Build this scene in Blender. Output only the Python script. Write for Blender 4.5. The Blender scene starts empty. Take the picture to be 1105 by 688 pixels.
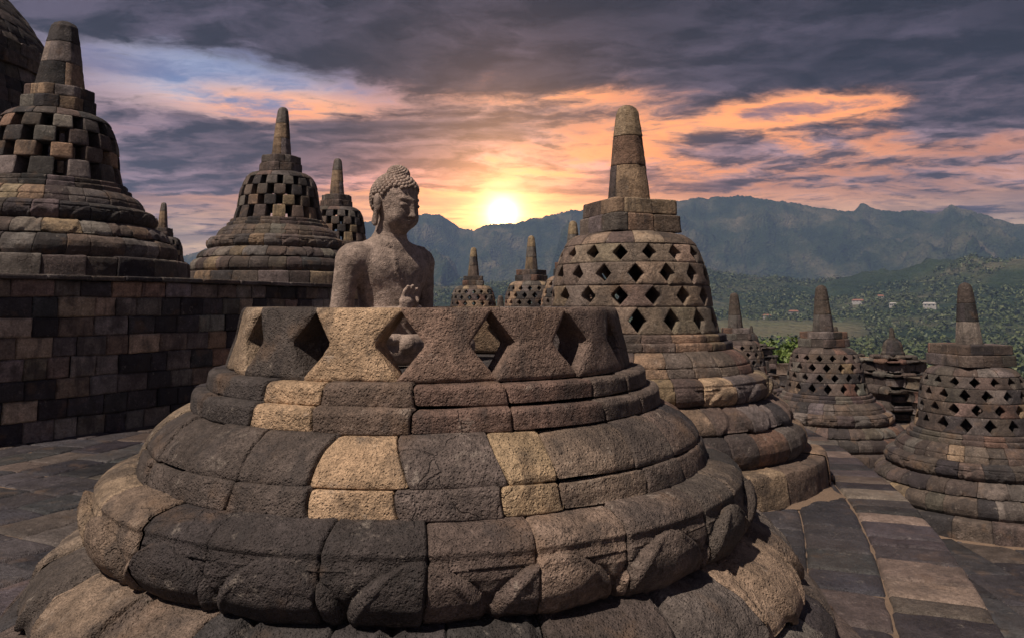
import bpy, math, random
import numpy as np
from mathutils import Vector, Matrix
C = bpy.context.scene.collection
sc = bpy.context.scene
R_ = math.radians
PI = math.pi
random.seed(4)

# ------------------------------------------------------------------ camera
cam = bpy.data.cameras.new('camera')
cam.sensor_width = 36.0
cam.lens = 809.78 / 1105 * 36
cam.shift_y = -(344 - 228.4) / 1105
cam.clip_start = 0.05
cam.clip_end = 40000
camo = bpy.data.objects.new('camera', cam)
camo.location = (0, 0, 1.7)
camo.rotation_euler = (R_(90 + 7.0), 0, 0)
C.objects.link(camo)
sc.camera = camo

# ------------------------------------------------------------------ light
SUN_AZ = 226.0      # direction to the sun, degrees from +X towards +Y
SUN_EL = 56.0
sl = bpy.data.lights.new('sun', 'SUN')
sl.energy = 4.8
sl.angle = R_(0.6)
sl.color = (1.0, 0.86, 0.73)
so = bpy.data.objects.new('sun', sl)
dv = Vector((math.cos(R_(SUN_AZ)) * math.cos(R_(SUN_EL)), math.sin(R_(SUN_AZ)) * math.cos(R_(SUN_EL)), math.sin(R_(SUN_EL))))
so.rotation_euler = dv.to_track_quat('Z', 'Y').to_euler()
so.location = (0, 0, 60)
C.objects.link(so)
vs = sc.view_settings
vs.view_transform = 'Standard'
vs.look = 'None'
vs.gamma = 1
vs.use_curve_mapping = False
vs.exposure = 0.0

# ------------------------------------------------------------------ node helper
class NT:
    def __init__(s, tree):
        s.t = tree; s.n = tree.nodes; s.l = tree.links
    def node(s, typ, **kw):
        n = s.n.new(typ)
        for k, v in kw.items(): setattr(n, k, v)
        return n
    def put(s, sock, v):
        if isinstance(v, bpy.types.NodeSocket): s.l.new(v, sock)
        elif v is not None:
            if sock.type == 'RGBA' and len(v) == 3: v = (*v, 1)
            sock.default_value = v
    def m(s, op, a, b=None, c=None, clamp=False):
        n = s.node('ShaderNodeMath', operation=op, use_clamp=clamp)
        for i, v in enumerate((a, b, c)):
            if v is not None: s.put(n.inputs[i], v)
        return n.outputs[0]
    def vm(s, op, a, b=None, scale=None):
        n = s.node('ShaderNodeVectorMath', operation=op)
        s.put(n.inputs[0], a)
        if b is not None: s.put(n.inputs[1], b)
        if scale is not None: s.put(n.inputs['Scale'], scale)
        return n.outputs['Value'] if op in ('DOT_PRODUCT', 'LENGTH', 'DISTANCE') else n.outputs[0]
    def noise(s, vec, scale, detail=4, rough=.55, dist=0.0, col=False, lac=2.0):
        n = s.node('ShaderNodeTexNoise')
        s.put(n.inputs['Vector'], vec)
        n.inputs['Scale'].default_value = scale; n.inputs['Detail'].default_value = detail
        n.inputs['Roughness'].default_value = rough; n.inputs['Distortion'].default_value = dist
        n.inputs['Lacunarity'].default_value = lac
        return n.outputs['Color' if col else 'Fac']
    def vor(s, vec, scale, feat='F1', out='Distance'):
        n = s.node('ShaderNodeTexVoronoi', feature=feat)
        s.put(n.inputs['Vector'], vec); n.inputs['Scale'].default_value = scale
        return n.outputs[out]
    def rng(s, v, a, b, c=0.0, d=1.0, smooth=True):
        n = s.node('ShaderNodeMapRange', interpolation_type='SMOOTHSTEP' if smooth else 'LINEAR')
        s.put(n.inputs['Value'], v)
        n.inputs['From Min'].default_value = a; n.inputs['From Max'].default_value = b
        n.inputs['To Min'].default_value = c; n.inputs['To Max'].default_value = d
        return n.outputs[0]
    def mix(s, f, a, b, mode='MIX'):
        n = s.node('ShaderNodeMix', data_type='RGBA', blend_type=mode)
        s.put(n.inputs[0], f); s.put(n.inputs[6], a); s.put(n.inputs[7], b)
        return n.outputs[2]
    def ramp(s, v, stops):
        n = s.node('ShaderNodeValToRGB')
        cr = n.color_ramp
        while len(cr.elements) < len(stops): cr.elements.new(.5)
        for e, (p, c) in zip(cr.elements, stops):
            e.position = p; e.color = (*c, 1)
        s.put(n.inputs[0], v)
        return n.outputs[0]
    def comb(s, x, y, z):
        n = s.node('ShaderNodeCombineXYZ')
        for i, v in enumerate((x, y, z)): s.put(n.inputs[i], v)
        return n.outputs[0]
    def sep(s, v):
        n = s.node('ShaderNodeSeparateXYZ'); s.put(n.inputs[0], v); return n.outputs

# ------------------------------------------------------------------ sky
w = bpy.data.worlds.new('World'); sc.world = w; w.use_nodes = True
w.node_tree.nodes.clear()
T = NT(w.node_tree)
d = T.node('ShaderNodeTexCoord').outputs['Generated']
dx, dy, dz = T.sep(d)
nish = T.node('ShaderNodeTexSky', sky_type='NISHITA')
nish.sun_disc = False; nish.sun_elevation = R_(SUN_EL); nish.sun_rotation = R_(90 - SUN_AZ)
nish.air_density = 1.2; nish.dust_density = 2.0
zen = T.m('MAXIMUM', dz, 0.0)
den = T.m('ADD', zen, 0.085)
px = T.m('DIVIDE', dx, den); pyy = T.m('DIVIDE', dy, den)
P = T.comb(T.m('MULTIPLY', px, 0.78), pyy, 0.0)
wv = T.vm('SUBTRACT', T.noise(P, 0.9, 3, .5, col=True), (.5, .5, .5))
wf = T.vm('SUBTRACT', T.noise(P, 5.0, 4, .6, col=True), (.5, .5, .5))
Pw = T.vm('ADD', T.vm('ADD', P, T.vm('SCALE', wv, scale=0.55)), T.vm('SCALE', wf, scale=0.16))
nA = T.noise(T.vm('ADD', Pw, (3.1, 7.4, 0)), 0.80, 10, .60)           # large masses
nB = T.noise(T.vm('ADD', Pw, (13.7, 2.2, 0)), 3.1, 10, .63)            # streaks
nC = T.noise(T.vm('ADD', Pw, (13.75, 2.28, 0)), 3.1, 10, .63)          # the same streaks a step nearer the glow
glowd = Vector((math.sin(R_(-.7)) * math.cos(R_(6.9)), math.cos(R_(-.7)) * math.cos(R_(6.9)), math.sin(R_(6.9))))
cosg = T.vm('DOT_PRODUCT', d, tuple(glowd))
ang = T.m('ARCCOSINE', T.m('MINIMUM', cosg, 0.999999))
# flattened distance to the glow: spreads sideways along the horizon
az = T.m('ARCTAN2', dx, dy)
ga = T.m('SUBTRACT', az, R_(-.7)); ge = T.m('SUBTRACT', dz, math.sin(R_(6.9)))
gd2 = T.m('ADD', T.m('POWER', T.m('MULTIPLY', ga, 1.0), 2.0), T.m('POWER', T.m('MULTIPLY', ge, 3.2), 2.0))
gwide = T.m('EXPONENT', T.m('MULTIPLY', gd2, -22.0))
def blob(a0, e0, sa, se):
    u = T.m('DIVIDE', T.m('SUBTRACT', az, R_(a0)), R_(sa)); v = T.m('DIVIDE', T.m('SUBTRACT', dz, math.sin(R_(e0))), math.sin(R_(se)))
    return T.m('EXPONENT', T.m('MULTIPLY', T.m('ADD', T.m('MULTIPLY', u, u), T.m('MULTIPLY', v, v)), -1.0))
clear = T.ramp(T.m('MULTIPLY', zen, 2.0), [(0.0, (.45, .36, .32)), (.18, (.60, .44, .31)), (.26, (.62, .36, .24)), (.36, (.46, .25, .20)), (.5, (.36, .25, .27)), (.7, (.27, .28, .36)), (1.0, (.2, .25, .36))])
clear = T.mix(T.m('MULTIPLY', gwide, .85), clear, (.95, .50, .20))
bluem = T.m('MINIMUM', T.m('ADD', blob(-22, 15.2, 9, 3.2), T.m('MULTIPLY', blob(-12, 14.5, 9, 2), .8)), 1.0)
skyb = T.mix(.5, T.mix(1.0, nish.outputs[0], (.085, .085, .085), 'MULTIPLY'), (.36, .45, .66))
clear = T.mix(bluem, clear, skyb)
# dark cloud mass, heavier aloft and to the right
def acc(*terms):
    r = terms[0]
    for q in terms[1:]: r = T.m('ADD', r, q)
    return r
def sc_(v, k): return T.m('MULTIPLY', v, k)
bias = acc(T.rng(zen, .19, .33, .055, .13), sc_(blob(-22, 12.8, 13, 1.6), .03), sc_(blob(6, 13.4, 12, 1.3), .02), sc_(blob(-9, 13.2, 8, 1.2), .05), sc_(blob(20, 18.5, 15, 3.0), .13), sc_(blob(33, 15, 5, 3), .12), sc_(blob(-24, 20.5, 16, 2.2), .08),
           sc_(blob(17, 11.2, 9, 1.5), .10), sc_(blob(31, 12.6, 5, 1.8), .06), sc_(blob(-20, 10.8, 10, 2.4), .07), sc_(blob(-22, 7.5, 11, 2.5), .05), sc_(blob(-7, 11.6, 8, 1.6), .05),
           sc_(bluem, -.13),  sc_(blob(24, 14.0, 9, 1.7), -.15), sc_(blob(12, 12.7, 7, 1.2), -.09), sc_(blob(3, 16.0, 7, 1.2), -.05), sc_(blob(27, 10.4, 12, .8), -.06), sc_(blob(0, 7.2, 22, 1.5), -.13), T.rng(zen, .155, .11, 0.0, -.075))
cov = T.m('ADD', T.m('ADD', sc_(nA, .55), sc_(nB, .45)), bias)
mask = T.rng(cov, .455, .575)
darkc = T.mix(T.rng(zen, .12, .30), (.175, .125, .135), (.034, .028, .036))
darkc = T.mix(T.m('MULTIPLY', gwide, .6), darkc, (.66, .26, .14))
shade = T.rng(T.m('SUBTRACT', nC, nB), -.10, .10, .35, 1.9, smooth=False)
darkc = T.mix(1.0, darkc, T.comb(shade, shade, shade), 'MULTIPLY')
big = T.rng(nA, .36, .62, 1.75, .55)
darkc = T.mix(1.0, darkc, T.comb(big, big, T.m('MULTIPLY', big, 1.04)), 'MULTIPLY')
clear = T.mix(1.0, clear, T.mix(T.rng(nB, .36, .64), (.62, .62, .70), (1.28, 1.22, 1.12)), 'MULTIPLY')
col = T.mix(mask, clear, darkc)
# sunlit orange edges of the clouds
rim = T.m('EXPONENT', T.m('MULTIPLY', T.m('POWER', T.m('DIVIDE', T.m('SUBTRACT', cov, .480), .060), 2.0), -1.0))
where = acc(blob(3, 16.2, 9, 1.6), blob(23, 13.6, 9, 2.4), sc_(blob(-17, 14.2, 9, 1.4), .9), sc_(blob(12, 12.6, 9, 2.0), .9), sc_(blob(6, 9.8, 28, 2.0), .8))
rim = T.m('MULTIPLY', rim, T.m('MINIMUM', where, 1.0), clamp=True)
col = T.mix(T.m('MULTIPLY', rim, .9), col, T.mix(nB, (.85, .29, .09), (1.12, .56, .20)))
# the glow itself
g1 = T.m('EXPONENT', T.m('MULTIPLY', T.m('POWER', T.m('DIVIDE', ang, R_(.6)), 1.0), -1.0))
g2 = T.m('EXPONENT', T.m('DIVIDE', ang, R_(-4.2)))
col = T.vm('ADD', col, T.vm('SCALE', (1.0, .36, .10), scale=T.m('MULTIPLY', gwide, .30)))
col = T.vm('ADD', col, T.vm('SCALE', (1.0, .54, .20), scale=T.m('MULTIPLY', g2, 1.6)))
col = T.vm('ADD', col, T.vm('SCALE', (1.0, .84, .55), scale=T.m('MULTIPLY', g1, 6.0)))
gm = T.node('ShaderNodeGamma'); T.put(gm.inputs[0], col); gm.inputs[1].default_value = 1.28
bg = T.node('ShaderNodeBackground'); T.put(bg.inputs[0], gm.outputs[0]); bg.inputs[1].default_value = 1.95
T.l.new(bg.outputs[0], T.node('ShaderNodeOutputWorld').inputs[0])

# ------------------------------------------------------------------ numpy noise
_rt = np.random.RandomState(11).rand(8192)
def vnoise(p):
    i = np.floor(p).astype(np.int64); f = p - i; f = f * f * (3 - 2 * f)
    r = 0
    for a in (0, 1):
        wa = f[:, 0] if a else 1 - f[:, 0]
        for b in (0, 1):
            wb = f[:, 1] if b else 1 - f[:, 1]
            for c in (0, 1):
                wc = f[:, 2] if c else 1 - f[:, 2]
                h = ((i[:, 0] + a) * 73856093) ^ ((i[:, 1] + b) * 19349663) ^ ((i[:, 2] + c) * 83492791)
                r = r + wa * wb * wc * _rt[(h ^ (h >> 13)) & 8191]
    return r * 2 - 1
def fbm(p, scale, octv=3, rough=.5):
    r = 0; a = 1.0; t = 0
    for k in range(octv):
        r = r + a * vnoise(p * scale + 17.3 * k); t += a; a *= rough; scale *= 2.03
    return r / t

# ------------------------------------------------------------------ mesh building
class MB:
    def __init__(s): s.v = []; s.q = []; s.c = []; s.n = 0
    def add(s, v, q, c):
        v = np.asarray(v, float); q = np.asarray(q, np.int64)
        c = np.asarray(c, float)
        if c.ndim == 1: c = np.tile(c, (len(v), 1))
        s.v.append(v); s.q.append(q + s.n); s.c.append(c); s.n += len(v)
    def grid(s, X, c, flip=False, wrap=False):
        """X (a,b,3) grid of points"""
        a, b = X.shape[:2]
        idx = np.arange(a * b).reshape(a, b)
        if wrap: idx = np.vstack([idx, idx[:1]])
        q = np.stack([idx[:-1, :-1], idx[1:, :-1], idx[1:, 1:], idx[:-1, 1:]], -1).reshape(-1, 4)
        if flip: q = q[:, ::-1]
        if isinstance(c, np.ndarray) and c.ndim == 3: c = c.reshape(-1, 3)
        s.add(X.reshape(-1, 3), q, c)
    def build(s, name, mat, parent=None, smooth=True):
        v = np.concatenate(s.v).astype(np.float32); q = np.concatenate(s.q).astype(np.int32); c = np.concatenate(s.c)
        me = bpy.data.meshes.new(name)
        me.vertices.add(len(v)); me.vertices.foreach_set('co', v.ravel())
        me.loops.add(q.size); me.loops.foreach_set('vertex_index', q.ravel())
        me.polygons.add(len(q)); me.polygons.foreach_set('loop_start', np.arange(0, q.size, 4, dtype=np.int32))
        me.polygons.foreach_set('use_smooth', np.full(len(q), smooth))
        me.update(calc_edges=True)
        at = me.color_attributes.new('stone_col', 'FLOAT_COLOR', 'POINT')
        at.data.foreach_set('color', np.hstack([c, np.ones((len(c), 1))]).astype(np.float32).ravel())
        me.materials.append(mat)
        o = bpy.data.objects.new(name, me); C.objects.link(o)
        if parent: o.parent = parent
        return o
def tag(o, label=None, cat=None, group=None, kind=None):
    if label: o['label'] = label
    if cat: o['category'] = cat
    if group: o['group'] = group
    if kind: o['kind'] = kind
    return o
def empty(name, loc, rz=0.0, scale=1.0):
    o = bpy.data.objects.new(name, None); C.objects.link(o)
    o.location = loc; o.rotation_euler = (0, 0, rz); o.scale = (scale,) * 3; o.empty_display_size = .2
    return o
def copy_tree(o, parent=None):
    c = o.copy(); C.objects.link(c); c.parent = parent
    for ch in [x for x in o.children]: copy_tree(ch, c)
    return c

# ------------------------------------------------------------------ materials
def stone_mat(name, bump=1.0, wear=1.0, tint=(1, 1, 1), rough=.9, pit=85.0):
    m = bpy.data.materials.new(name); m.use_nodes = True; m.node_tree.nodes.clear()
    T = NT(m.node_tree)
    p = T.node('ShaderNodeTexCoord').outputs['Object']
    a = T.node('ShaderNodeAttribute', attribute_name='stone_col').outputs['Color']
    n1 = T.noise(p, 5.5, 6, .62); n2 = T.noise(p, 38, 5, .65); n3 = T.noise(T.vm('ADD', p, (5, 9, 2)), 2.3, 7, .6)
    n4 = T.noise(T.vm('ADD', p, (1, 3, 8)), 150, 3, .7)
    f = T.m('MULTIPLY', T.rng(n1, .3, .7, .60, 1.42, False), T.rng(n2, .25, .75, .58, 1.5, False))
    f = T.m('MULTIPLY', f, T.rng(n4, .3, .7, .66, 1.36, False))
    c = T.mix(1.0, a, T.comb(f, f, f), 'MULTIPLY')
    c = T.mix(T.m('MULTIPLY', T.rng(n3, .50, .62), .62 * wear), c, (.055, .045, .042))           # dark weathering crust
    li = T.m('MULTIPLY', T.rng(T.noise(T.vm('ADD', p, (7, 1, 4)), 11, 7, .7), .57, .68), T.rng(n2, .4, .6))
    c = T.mix(T.m('MULTIPLY', li, .50 * wear), c, (.38, .33, .28))
    st_ = T.noise(T.vm('MULTIPLY', p, (9, 9, 1.3)), 1.0, 5, .6)
    c = T.mix(T.m('MULTIPLY', T.rng(st_, .54, .66), .5 * wear), c, (.045, .040, .040))                # rain streaks                                # pale lichen
    oc = T.rng(T.noise(T.vm('ADD', p, (2, 6, 3)), 3.4, 5, .6), .55, .72)
    c = T.mix(T.m('MULTIPLY', oc, .35 * wear), c, (.24, .145, .085))                              # ochre stain
    c = T.mix(1.0, c, tint, 'MULTIPLY')
    b = T.node('ShaderNodeBsdfPrincipled'); T.put(b.inputs['Base Color'], c)
    T.put(b.inputs['Roughness'], T.rng(n2, .3, .7, rough - .12, rough + .06, False)); b.inputs['Specular IOR Level'].default_value = .3
    v = T.vor(p, pit); v2 = T.vor(p, pit * 2.3)
    h = T.m('ADD', T.m('MULTIPLY', T.rng(v, 0, .45), .55), T.m('MULTIPLY', T.rng(v2, 0, .45), .3))
    h = T.m('ADD', h, T.m('MULTIPLY', n2, 1.5)); h = T.m('ADD', h, T.m('MULTIPLY', T.noise(p, 14, 6, .6), 2.2))
    wp = T.vm('ADD', p, T.vm('SCALE', T.noise(p, 6, 4, .6, col=True), scale=.16))
    ce = T.vor(wp, 5.0, 'DISTANCE_TO_EDGE')
    crk = T.m('MULTIPLY', T.rng(ce, .028, 0.0), T.rng(T.noise(T.vm('ADD', p, (4, 4, 1)), 3.0, 3), .54, .64))
    h = T.m('SUBTRACT', h, T.m('MULTIPLY', crk, .8 * wear))
    bp = T.node('ShaderNodeBump'); bp.inputs['Strength'].default_value = min(1.0, bump); bp.inputs['Distance'].default_value = .011 * max(1, bump)
    T.put(bp.inputs['Height'], h); T.l.new(bp.outputs[0], b.inputs['Normal'])
    T.l.new(b.outputs[0], T.node('ShaderNodeOutputMaterial').inputs[0])
    return m
M_stone = stone_mat('andesite_stone', 1.0)
M_stone_far = stone_mat('andesite_stone_weathered', 1.3, 1.0, pit=40)
M_floor = stone_mat('paving_stone', .7, .6, rough=.58)
M_statue = stone_mat('statue_stone', .55, .35, rough=.88, pit=120)
def simple_mat(name, fn):
    m = bpy.data.materials.new(name); m.use_nodes = True; m.node_tree.nodes.clear()
    T = NT(m.node_tree); b = T.node('ShaderNodeBsdfPrincipled'); fn(T, b)
    T.l.new(b.outputs[0], T.node('ShaderNodeOutputMaterial').inputs[0]); return m

DARK = (.052, .046, .047); BLACK = (.034, .030, .032); BROWN = (.125, .095, .080); GREY = (.140, .120, .110)
TAN = (.34, .25, .165); LTAN = (.26, .185, .125); RED = (.165, .098, .076); MID = (.085, .067, .060)
def pick(rng, pal):
    k = list(pal); wts = np.array([x[1] for x in k], float); wts /= wts.sum()
    c = np.array(k[rng.choice(len(k), p=wts)][0]); return np.clip(c * (1 + rng.randn() * .12) * (1 + rng.randn(3) * .03), .015, .6)
PAL_FRONT = [(DARK, 4), (MID, 4), (BROWN, 4), (GREY, 3), (LTAN, 1.2), (RED, 1.2), (TAN, .5)]
PAL_MID = [(BROWN, 4), (RED, 1), (LTAN, 4), (GREY, 3), (MID, 2), (TAN, 1.3), (DARK, 1)]
PAL_BELL = [(BROWN, 3), (LTAN, 2), (RED, 2), (GREY, 2)]
PAL_LEFT = [(DARK, 4), (MID, 3), (GREY, 3.5), (BROWN, 3.5), (BLACK, 1.5), (LTAN, 2.4), ((.19, .165, .145), 2)]
PAL_RIGHT = [(DARK, 3), (MID, 4), (GREY, 4), (BROWN, 4), (LTAN, .8), (RED, 1)]
PAL_WALL = [(BLACK, 3), (DARK, 3.5), ((.13, .108, .095), 4), ((.16, .12, .095), 3), ((.19, .16, .14), 3), ((.33, .25, .18), 2), ((.26, .17, .12), 1)]

def roundprof(p, ds, rad=.008):
    """dense profile with small rounded corners"""
    p = np.asarray(p, float); out = [p[0]]
    for i in range(1, len(p) - 1):
        a, b, c = p[i - 1], p[i], p[i + 1]
        la, lc = np.linalg.norm(a - b), np.linalg.norm(c - b)
        r = min(rad, la * .45, lc * .45)
        A = b + (a - b) / la * r; D = b + (c - b) / lc * r
        for t in (0, .5, 1): out.append((1 - t) ** 2 * A + 2 * t * (1 - t) * b + t * t * D)
    out.append(p[-1]); out = np.array(out)
    res = [out[0]]
    for a, b in zip(out[:-1], out[1:]):
        L = np.linalg.norm(b - a); n = max(1, int(round(L / ds)))
        for k in range(1, n + 1): res.append(a + (b - a) * k / n)
    return np.array(res)
def shape_r(th, shape, rot):
    if shape == 'square':
        t = th - rot; return (np.abs(np.cos(t)) ** 16 + np.abs(np.sin(t)) ** 16) ** (-1 / 16)
    if shape == 'oct':
        t = np.mod(th - rot, PI / 4) - PI / 8; return 1 / (np.cos(t) ** .92) * .97
    return np.ones_like(th)
def course(mb, prof, n, seed, pal, ds=.012, gap=.014, gw=.0042, off=.006, amp=.006, sn=9.0, slant=.0, shape=None, rot=0.0,
           over=(), relief=None, vedge=True, phase=None, rad=.006, nu=None, wob=.01):
    """one ring of stones: every stone is a patch of its own, pinched in at its joints"""
    rng = np.random.RandomState(seed)
    pr = roundprof(prof, ds, rad)
    seg = np.linalg.norm(np.diff(pr, axis=0), axis=1); s = np.concatenate([[0], np.cumsum(seg)]); L = s[-1]; v = s / L
    tg = np.gradient(pr, axis=0); tg /= np.linalg.norm(tg, axis=1)[:, None] + 1e-9
    nrm = np.stack([-tg[:, 1], tg[:, 0]], 1)     # profile runs from top to bottom: outward normal
    rmean = pr[:, 0].max()
    ph = rng.rand() * 2 * PI / n if phase is None else phase
    J = ph + (np.arange(n) + (rng.rand(n) - .5) * (.34 if wob else 0)) * 2 * PI / n
    J = np.concatenate([J, [J[0] + 2 * PI]])
    S = (rng.rand(n) - .5) * 2 * slant; S = np.concatenate([S, [S[0]]])
    W = rng.rand(n) * 9; W = np.concatenate([W, [W[0]]])
    for i in range(n):
        wd = (J[i + 1] - J[i]) * rmean
        k = nu or max(4, int(wd / ds))
        u = np.linspace(0, 1, k + 1); e = gw / wd
        u = np.unique(np.concatenate([u, [e * .5, e, e * 2, 1 - e * .5, 1 - e, 1 - 2 * e]]))
        u = u[(u >= 0) & (u <= 1)]
        def jt(q): return J[q] + S[q] * (v - .5) / rmean + wob / rmean * np.sin(v * 5 + W[q])
        ja, jb = jt(i), jt(i + 1)
        TH = ja[None, :] + (jb - ja)[None, :] * u[:, None]
        VV = np.tile(v, (len(u), 1)); UU = np.tile(u[:, None], (1, len(v)))
        du = np.minimum(UU, 1 - UU) * wd
        gg = gap * (.7 + .6 * rng.rand())
        D = -gg * np.exp(-(du / gw) ** 1.5)
        if vedge:
            dvv = np.minimum(VV, 1 - VV) * L; D -= gg * .5 * np.exp(-(dvv / gw) ** 1.5)
        D += (rng.rand() - .5) * 2 * off + (UU - .5) * (rng.rand() - .5) * off * 2
        sr = shape_r(TH, shape, rot)
        r0 = pr[None, :, 0] * sr
        P0 = np.stack([r0 * np.cos(TH), r0 * np.sin(TH), np.tile(pr[None, :, 1], (len(u), 1))], -1)
        fl = P0.reshape(-1, 3) + seed * 1.37
        nz = fbm(fl, sn, 4, .55).reshape(UU.shape)
        am = amp * (.6 + rng.rand() * 1.1)
        D += am * nz
        ch = fbm(fl + 31, sn * .6, 2).reshape(UU.shape)       # chipped corners
        cd = np.minimum(np.minimum(du, np.minimum(VV, 1 - VV) * L) * 1.0, 1)
        D -= np.clip(ch - .25, 0, 1) * amp * 4.0 * np.exp(-cd / .016)
        if relief is not None: D += relief(TH, VV, P0)
        rr = r0 + D * nrm[None, :, 0]
        z = pr[None, :, 1] + D * nrm[None, :, 1]
        X = np.stack([rr * np.cos(TH), rr * np.sin(TH), z], -1)
        c = pick(rng, pal); tm = (J[i] + J[i + 1]) / 2
        for a0, a1, cc in over:
            if a0 <= (math.degrees(tm) + 180) % 360 - 180 <= a1: c = np.array(cc)
        mb.grid(X, c, flip=True)
def boxstone(mb, fn, c, nu, nv, nw=2, bev=.012):
    """closed block; fn(u,v,w)->xyz, u,v in [0,1] on the face, w 0 outside .. 1 inside"""
    def cl(n, b): 
        u = np.linspace(0, 1, n + 1); return np.unique(np.concatenate([u, [b * .4, b, 1 - b, 1 - b * .4]]))
    us, vs_, ws = cl(nu, .05), cl(nv, .05), np.linspace(0, 1, nw + 1)
    U, V = np.meshgrid(us, vs_, indexing='ij')
    mb.grid(fn(U, V, np.zeros_like(U)), c); mb.grid(fn(U, V, np.ones_like(U)), c, flip=True)
    U, Wd = np.meshgrid(us, ws, indexing='ij')
    mb.grid(fn(U, np.zeros_like(U), Wd), c, flip=True); mb.grid(fn(U, np.ones_like(U), Wd), c)
    V, Wd = np.meshgrid(vs_, ws, indexing='ij')
    mb.grid(fn(np.zeros_like(V), V, Wd), c); mb.grid(fn(np.ones_like(V), V, Wd), c, flip=True)

BELL_Z = [1.418, 1.687, 1.905, 2.135, 2.330]
def bell_r(z):
    return np.interp(z, [1.40, 1.50, 1.687, 1.80, 1.905, 2.02, 2.135, 2.24, 2.33, 2.38], [.940, .918, .872, .862, .848, .830, .800, .765, .722, .69])
def bell(mb, kind, seed, pal, rows=4, n=16, phase=0.0, res=.02, thick=.16, amp=.004, over=(), overlap=.0, topz=None):
    rng = np.random.RandomState(seed)
    for k in range(rows):
        z0, z1 = BELL_Z[k], BELL_Z[k + 1]; h = z1 - z0
        ph = phase + (k % 2) * PI / n
        for i in range(n):
            a0 = ph + i * 2 * PI / n; a1 = a0 + 2 * PI / n
            if kind == 'square': am = (a0 + a1) / 2; hw = PI / n * (.60 + .05 * rng.rand()); a0, a1 = am - hw, am + hw
            c = pick(rng, pal); am = math.degrees((a0 + a1) / 2); am = (am + 180) % 360 - 180
            for b0, b1, cc in over:
                if b0 <= am <= b1 and k == 0: c = np.array(cc)
            ro = (rng.rand() - .5) * .014; tl = (rng.rand() - .5) * .02; sd = rng.rand() * 50
            nw_ = (.82 + .10 * rng.rand(), .82 + .10 * rng.rand()); lip = .045 + .02 * rng.rand()
            def fn(U, V, Wd, a0=a0, a1=a1, z0=z0, h=h, ro=ro, tl=tl, sd=sd, nw_=nw_, lip=lip):
                wd = a1 - a0
                if kind == 'diamond':
                    nt = np.clip((.5 - np.abs(V - .5) - lip) / (.5 - lip), 0, 1)      # 0 at the joints, 1 mid height
                    A = a0 + wd * .5 * .60 * nt * nw_[0]; B = a1 - wd * .5 * .60 * nt * nw_[1]
                else:
                    cr = np.clip((np.abs(V - .5) - .40) / .10, 0, 1) ** 2
                    A = a0 + wd * .5 * .14 * cr; B = a1 - wd * .5 * .14 * cr
                TH = A + (B - A) * U
                z = z0 + h * V
                ed = np.minimum(np.minimum(U, 1 - U) * (B - A), np.minimum(V, 1 - V) * h)
                r = bell_r(z) + ro + tl * (U - .5)
                bev = np.where(Wd < .5, 1, -1) * .010 * np.exp(-(ed / .010) ** 1.4)
                P0 = np.stack([r * np.cos(TH), r * np.sin(TH), z], -1).reshape(-1, 3)
                nz = fbm(P0 + seed + sd * .0 + Wd.reshape(-1, 1) * 3, 9, 3).reshape(U.shape) * amp
                ch = np.clip(fbm(P0 + 5 + seed, 12, 2).reshape(U.shape) - .2, 0, 1) * .03 * np.exp(-ed / .02) * (Wd < .5)
                r = r - bev + nz - ch - thick * Wd
                z = z - np.where(V == 0, -1, np.where(V == 1, 1, 0)) * .0015
                return np.stack([r * np.cos(TH), r * np.sin(TH), z], -1)
            w_ = (a1 - a0) * .9
            boxstone(mb, fn, c, max(4, int(w_ / res)), max(6, int(h / res)), 2)

def petal_relief(n, depth=.014, mode='lotus', ph=0.0):
    def f(TH, V, P0):
        t = (TH - ph) * n / (2 * PI); q = np.abs(t - np.round(t)) * 2        # 0 at petal centre, 1 between petals
        if mode == 'lotus':       # round-topped petals on the cushion's flank
            wq = np.clip(1 - (np.clip(.90 - V, 0, 1) / .44) ** 2, 0, 1) ** .68
            dd = wq - q
            st = 1 / (1 + np.exp(-np.clip(dd / .022, -30, 30)))
            r2 = st * depth * 2.0 * (.8 + .4 * np.clip(dd, 0, 1)) - depth * .6 * np.exp(-((dd + .04) / .04) ** 2)
            rib = depth * .35 * np.exp(-((dd - .13) / .03) ** 2)
            k = np.clip((V - .455) / .03, 0, 1) * np.clip((1 - V) / .10, 0, 1)
            crease = -depth * .5 * np.exp(-((V - .455) / .012) ** 2)
            return (r2 + rib) * k - depth * 1.2 * k + crease
        else:                     # broad petals lying on the sloping band, tips hanging at the lip
            wq = np.sqrt(np.clip(1 - ((V - .10) / .80) ** 2, 0, 1)) * .97
            dd = wq - q
            st = 1 / (1 + np.exp(-np.clip(dd / .025, -30, 30)))
            return st * depth - depth * .5 + depth * .35 * np.exp(-((dd - .12) / .03) ** 2)
    return f

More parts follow.
